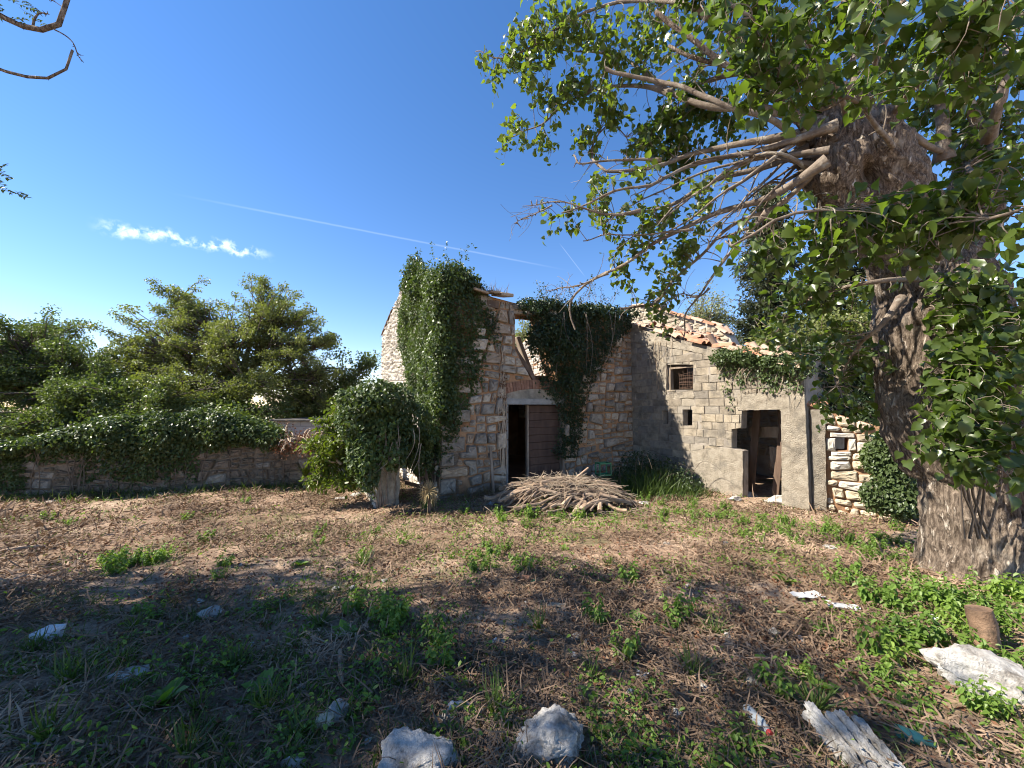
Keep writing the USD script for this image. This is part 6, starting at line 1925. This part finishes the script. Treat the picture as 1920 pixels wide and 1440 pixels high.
def scrap(name, label, category, px, py, w, d, h, mat, seed, rotz=0., group=None):
    """A crumpled flat piece with thickness."""
    rg = np.random.default_rng(seed)
    p = gpt(px, py)
    m = trimesh.creation.box([w, d, .004]).subdivide_to_size(max(w, d) / 7)
    v = m.vertices.copy()
    q = v * [9 / w * .3, 9 / d * .3, 0] + seed
    v[:, 2] += h * (meshkit.fbm(q, 3, seed) - .3)
    v[:, :2] *= 1 + .5 * (meshkit.noise(q * 1.3 + 3, seed)[:, None] - .5)
    c, s = math.cos(rotz), math.sin(rotz)
    v = v @ np.array([[c, s, 0], [-s, c, 0], [0, 0, 1]]) + p + [0, 0, .02]
    return obj(name, (v, m.faces), M[mat], smooth=40, label=label, category=category, group=group)


m_ = gpt(86, 1198)
obj('foam_chunk', trimesh.convex.convex_hull(np.array([[-.09, -.04, 0], [.08, -.05, 0], [.09, .05, 0], [-.07, .06, 0], [-.10, -.03, .05], [.05, -.05, .055], [.10, .05, .09], [-.05, .06, .075]]) + m_), M['white_foam'], label='white broken foam chunk lying in the dark grass at far left', category='foam')
scrap('plastic_scrap', 'white torn plastic scrap in the shade left of the lumpy white stone', 'plastic', 850, 1335, .13, .05, .06, 'white_foam', 3, .6)
scrap('plastic_scrap', 'white curled plastic ring by the purple cap', 'plastic', 931, 1208, .06, .05, .04, 'white_foam', 4, .2)
scrap('plastic_scrap', 'crumpled white bag remnant left of two, before the big tree', 'plastic', 1515, 1122, .30, .12, .07, 'white_foam', 5, .1)
scrap('plastic_scrap', 'crumpled white bag remnant right of two, before the big tree', 'plastic', 1578, 1142, .26, .1, .06, 'white_foam', 6, -.3)
scrap('plastic_scrap', 'white plastic scrap among weeds near the tree foot', 'plastic', 1757, 1165, .14, .1, .09, 'white_foam', 7, -.3)
scrap('paper_scrap', 'small white shard on the litter right of the purple cap', 'paper', 1204, 1272, .07, .05, .04, 'white_foam', 8, -.5)
scrap('rag', 'orange brown crumpled leaf shaped rag in the centre of the yard', 'rag', 1045, 1140, .15, .07, .04, 'stone_w', 9, -.3)
scrap('sheet_scrap', 'folded blue grey sheet standing at the left end of the branch heap', 'sheet', 926, 946, .3, .12, .16, 'sheet', 10, .8)
scrap('green_scrap', 'small green plastic scrap by an orange brick chip in mid yard', 'plastic', 1004, 1093, .09, .04, .03, 'pvc', 11, .4)


def brick_piece(label, px, py, size, mat, rotz, name='brick_piece'):
    v, f = box_at((0, 0, size[2] / 2), *size, (math.cos(rotz), math.sin(rotz), .05), (-math.sin(rotz), math.cos(rotz), 0), (0, 0, 1), .008)
    v = v * (1 + .12 * (meshkit.noise(v * 30, 3)[:, None] - .5))
    obj(name, (v + gpt(px, py), f), M[mat], label=label, category='brick')


brick_piece('pale broken brick in front of the grey stone on the left foreground', 608, 1360, (.09, .06, .05), 'stone_w', .2)
brick_piece('orange brick chip by the green scrap in mid yard', 985, 1088, (.10, .06, .04), 'tile', -.3)
brick_piece('red brick chip beside the flat stone at the bottom edge', 818, 1432, (.05, .04, .03), 'brick', .5)
brick_piece('reddish brick chip in the litter left of the tan stone', 1250, 1215, (.07, .04, .03), 'brick', 1.0)
# purple cap
p = gpt(902, 1250)
cap = MB()
ang = np.linspace(0, 2 * np.pi, 21)[:-1]
prof = [(.0, .0), (.016, .0), (.018, .004), (.018, .022), (.016, .022), (.015, .004), (0, .004)]
m = trimesh.creation.revolve(np.array(prof), sections=20)
R_ = trimesh.transformations.rotation_matrix(1.3, [1, .2, 0])
m.apply_transform(R_); m.apply_translation(p + [0, 0, .022])
obj('bottle_cap', m, M['purple'], smooth=30, label='purple plastic screw cap standing on edge in the litter', category='cap')
# crushed plastic bottle with a red cap
bt = thing('plastic_bottle', 'clear crushed plastic bottle with red cap lying at the bottom right', 'bottle')
p = gpt(1420, 1362) + [0, 0, .035]
ax = unit(np.array([.012, -.17, .012]))
prof = np.array([(0.0, 0), (.026, 0), (.031, .012), (.031, .06), (.028, .075), (.031, .09), (.031, .125), (.020, .16), (.012, .175), (.012, .188)])
m = trimesh.creation.revolve(prof, sections=24)
m.vertices *= 1 + .10 * (meshkit.noise(np.array(m.vertices) * 45, 7)[:, None] - .5)
al = trimesh.geometry.align_vectors([0, 0, 1], ax)
m.apply_transform(al); m.apply_translation(p - ax * .09)
obj('body', m, M['bottle'], bt, smooth=50)
m = trimesh.creation.revolve(np.array([(0, 0), (.0155, 0), (.0155, .018), (.013, .021), (0, .021)]), sections=20)
m.apply_transform(al); m.apply_translation(p + ax * .088)
obj('cap', m, M['red'], bt, smooth=30)
# teal bottle shard
m = trimesh.creation.revolve(np.array([(0, 0), (.028, 0), (.032, .02), (.032, .10), (.018, .14), (.014, .17)]), sections=22)
m = trimesh.intersections.slice_mesh_plane(m, [0, .3, .95], [0, -.006, 0.03])
m.apply_transform(trimesh.geometry.align_vectors([0, 0, 1], unit(np.array([.8, -.55, -.05]))))
m.apply_translation(gpt(1705, 1388) + [-.06, .04, .03])
obj('bottle_shard', m, M['teal'], smooth=40, label='broken teal bottle half buried right of the ribbed white block', category='bottle')
# broken hollow block with ribs
hb = thing('broken_hollow_block', 'broken white hollow block with four ragged ribs at the bottom right edge', 'block')
p = gpt(1610, 1425)
hx, hy = np.array([1.0, -.12, 0]), np.array([-.10, 1.0, .35])
hy = unit(hy); hz = unit(np.cross(hx, hy))
for i in range(4):
    Ls = [.30, .26, .27, .24][i]
    m = trimesh.creation.box([.036, Ls, .10]).subdivide_to_size(.011)
    v = m.vertices.copy()
    wob = (np.stack([meshkit.fbm(v * 26 + i * 9, 3, s_) for s_ in (1, 2, 3)], 1) - .5) * [.020, .05, .030] + (np.stack([meshkit.fbm(v * 75 + i * 5, 3, s_) for s_ in (4, 5, 6)], 1) - .5) * .022
    v = v + wob
    v[:, 0] *= .75 + .5 * (v[:, 1] / Ls + .5) ** 0 - .2 * np.clip(v[:, 2] / .05, 0, 1)
    o = p + hx * (-.095 + .062 * i) + hy * (Ls / 2 - .12) + np.array([0, 0, .055])
    obj('rib', (v @ np.array([hx, hy, hz]) + o, m.faces), M['white_stone'], hb, smooth=50)
v, f = box_at(p + [0, -.03, .02] + hy * .02, .25, .22, .04, hx, hy, hz, .008)
obj('base', (v, f), M['white_stone'], hb)
# chunk of timber standing by the white slab
ch = gpt(1846, 1222)
v, f = bark_tube([ch - [0, 0, .05], ch + [.01, .0, .12], ch + [.0, .02, .30]], [.075, .07, .066], 18, 14, .008, 31, freq=30)
obj('timber_stump', MB().add(v, f).add(np.vstack([v[-18:], v[-18:].mean(0)[None]]), np.array([[i, (i + 1) % 18, 18] for i in range(18)])), M['stump'], label='short brown timber stump standing behind the white slab at right', category='stump', smooth=40)
# loose sticks in the foreground
for (pa_, pb_2, rad, lab) in [((1640, 1315), (1800, 1370), .014, 'longest pale stick lying at the bottom right beside the ribbed block'), ((637, 1225), (642, 1290), .017, 'short grey weathered stick in the shade left of centre'), ((1790, 1285), (1822, 1312), .010, 'orange brown stick leaning on the white slab'),
                             ((1620, 1310), (1632, 1350), .010, 'short brown stick behind the ribbed block'), ((1590, 1235), (1690, 1320), .008, 'thin grey stick slanting through the litter above the ribbed block'), ((1350, 1325), (1395, 1410), .006, 'thin dark stick near the crushed bottle'),
                             ((480, 1240), (640, 1310), .004, 'long thin dark twig in the left foreground shade'), ((1120, 1395), (1165, 1425), .008, 'pale broken stick right of the lumpy white stone'), ((60, 1075), (130, 1095), .009, 'curved pale root lying in the sun at far left'), ((0, 1040), (85, 1030), .03, 'dark fallen log at the left edge'),
                             ((0, 1012), (70, 1008), .022, 'thinner dark log behind the fallen log at the left edge'), ((1690, 1090), (1790, 1120), .02, 'grey branch lying among weeds at the tree foot'), ((1760, 1095), (1835, 1130), .015, 'whitish split stick at the tree foot'), ((1115, 965), (1175, 966), .018, 'pale barkless stick at the front of the branch heap')]:
    a, b = gpt(*pa_), gpt(*pb_2)
    a[2] += rad * 1.1; b[2] += rad * 1.3
    md = (a + b) / 2 + rand_dirs(1, r)[0] * [.04, .04, .0] * np.linalg.norm(b - a) + [0, 0, rad * .6]
    q = smooth_path([a, md, b], 10)
    obj('stick', tube(q, np.linspace(rad, rad * .75, 10) * (1 + .3 * (meshkit.noise(q * 25, 2) - .5)), 7), M['stick'], smooth=45, label=lab, category='stick')
# plank leaning on the front wall, crate in the brambles
pa, pb2 = gpt(917, 948) + [0, .35, 0], None
q = FRONT.uv(916, 836)
pb2 = FRONT.xyz(q[0], q[1], .10)
q = FRONT.uv(917, 920)
pa = FRONT.xyz(q[0] + .02, -.45, .22)
ax = unit(pb2 - pa)
obj('leaning_plank', box_at((pa + pb2) / 2, np.linalg.norm(pb2 - pa), .07, .025, ax, np.append(U, 0), np.cross(ax, np.append(U, 0)), .004), M['wood'], label='narrow grey plank leaning against the wall left of the doorway', category='plank')
cr = thing('plastic_crate', 'green plastic crate frame standing in the brambles behind the branch heap', 'crate')
p0 = at(1131, 880, 9.3)
cw, chh, cdp = .30, .30, .2
ex, ey = unit(np.array([.95, .3, 0])), unit(np.array([-.3, .95, 0]))
for lvl, hz_ in (('lower_rim', -.12), ('upper_rim', .15)):
    mb = MB()
    for s_ in (-1, 1):
        mb.add(*box_at(p0 + ey * s_ * cdp / 2 + [0, 0, hz_], cw + .02, .018, .03, ex, ey))
        mb.add(*box_at(p0 + ex * s_ * cw / 2 + [0, 0, hz_ + .001], .018, cdp - .02, .03, ex, ey))
    obj(lvl, mb, M['pvc'], cr, kind=None)
for sx_ in (-1, 1):
    for sy_ in (-1, 1):
        obj('post', box_at(p0 + ex * sx_ * (cw / 2 - .001) + ey * sy_ * (cdp / 2 - .001) + [0, 0, .015], .022, .022, .238, ex, ey), M['pvc'], cr)
obj('bottom', box_at(p0 + [0, 0, -.14], cw - .02, cdp - .02, .012, ex, ey), M['pvc'], cr)
# boards and rubbish in the dark nook between pillar and house
for i, (pa_, pb_2, wd) in enumerate([((770, 870), (790, 900), .14), ((775, 835), (812, 830), .04), ((760, 905), (800, 915), .12), ((795, 870), (805, 925), .10)]):
    a, b = at(*pa_, 8.75 - .06 * i), at(*pb_2, 8.65 - .06 * i)
    ax = unit(b - a)
    obj('nook_board', box_at((a + b) / 2, np.linalg.norm(b - a) + .02, wd * .7, .02, ax, np.cross(ax, [0, 1, .2]), np.cross(ax, np.cross(ax, [0, 1, .2])), .003), M['wood_dark'],
        label=['dark board slanting in the dark nook, highest and leftmost', 'thin dark lath lying level in the dark nook', 'broad board low in the dark nook by the pillar', 'short board upright in the dark nook next to the house corner'][i], category='board')
# tufts of grass on the eaves slabs
gt = thing('grass_tuft_on_eaves', 'dry grass growing on the eaves slabs on top of the front wall', 'grass')
n = 260
uu = r.uniform(e0 + .1, e1 - .05, n)
P = FRONT.xyz(uu, np.full(n, TOPZ + .11), r.uniform(-.2, .25, n))
obj('blades', leaves(P, rand_dirs(n, r), np.array([0, 0, 1.0]) + rand_dirs(n, r) * [.7, .7, .2], r.gamma(3, .05, n).clip(.05, .32), 'blade', r.uniform(.006, .012, n)), M['drygrass'], gt, kind='stuff')
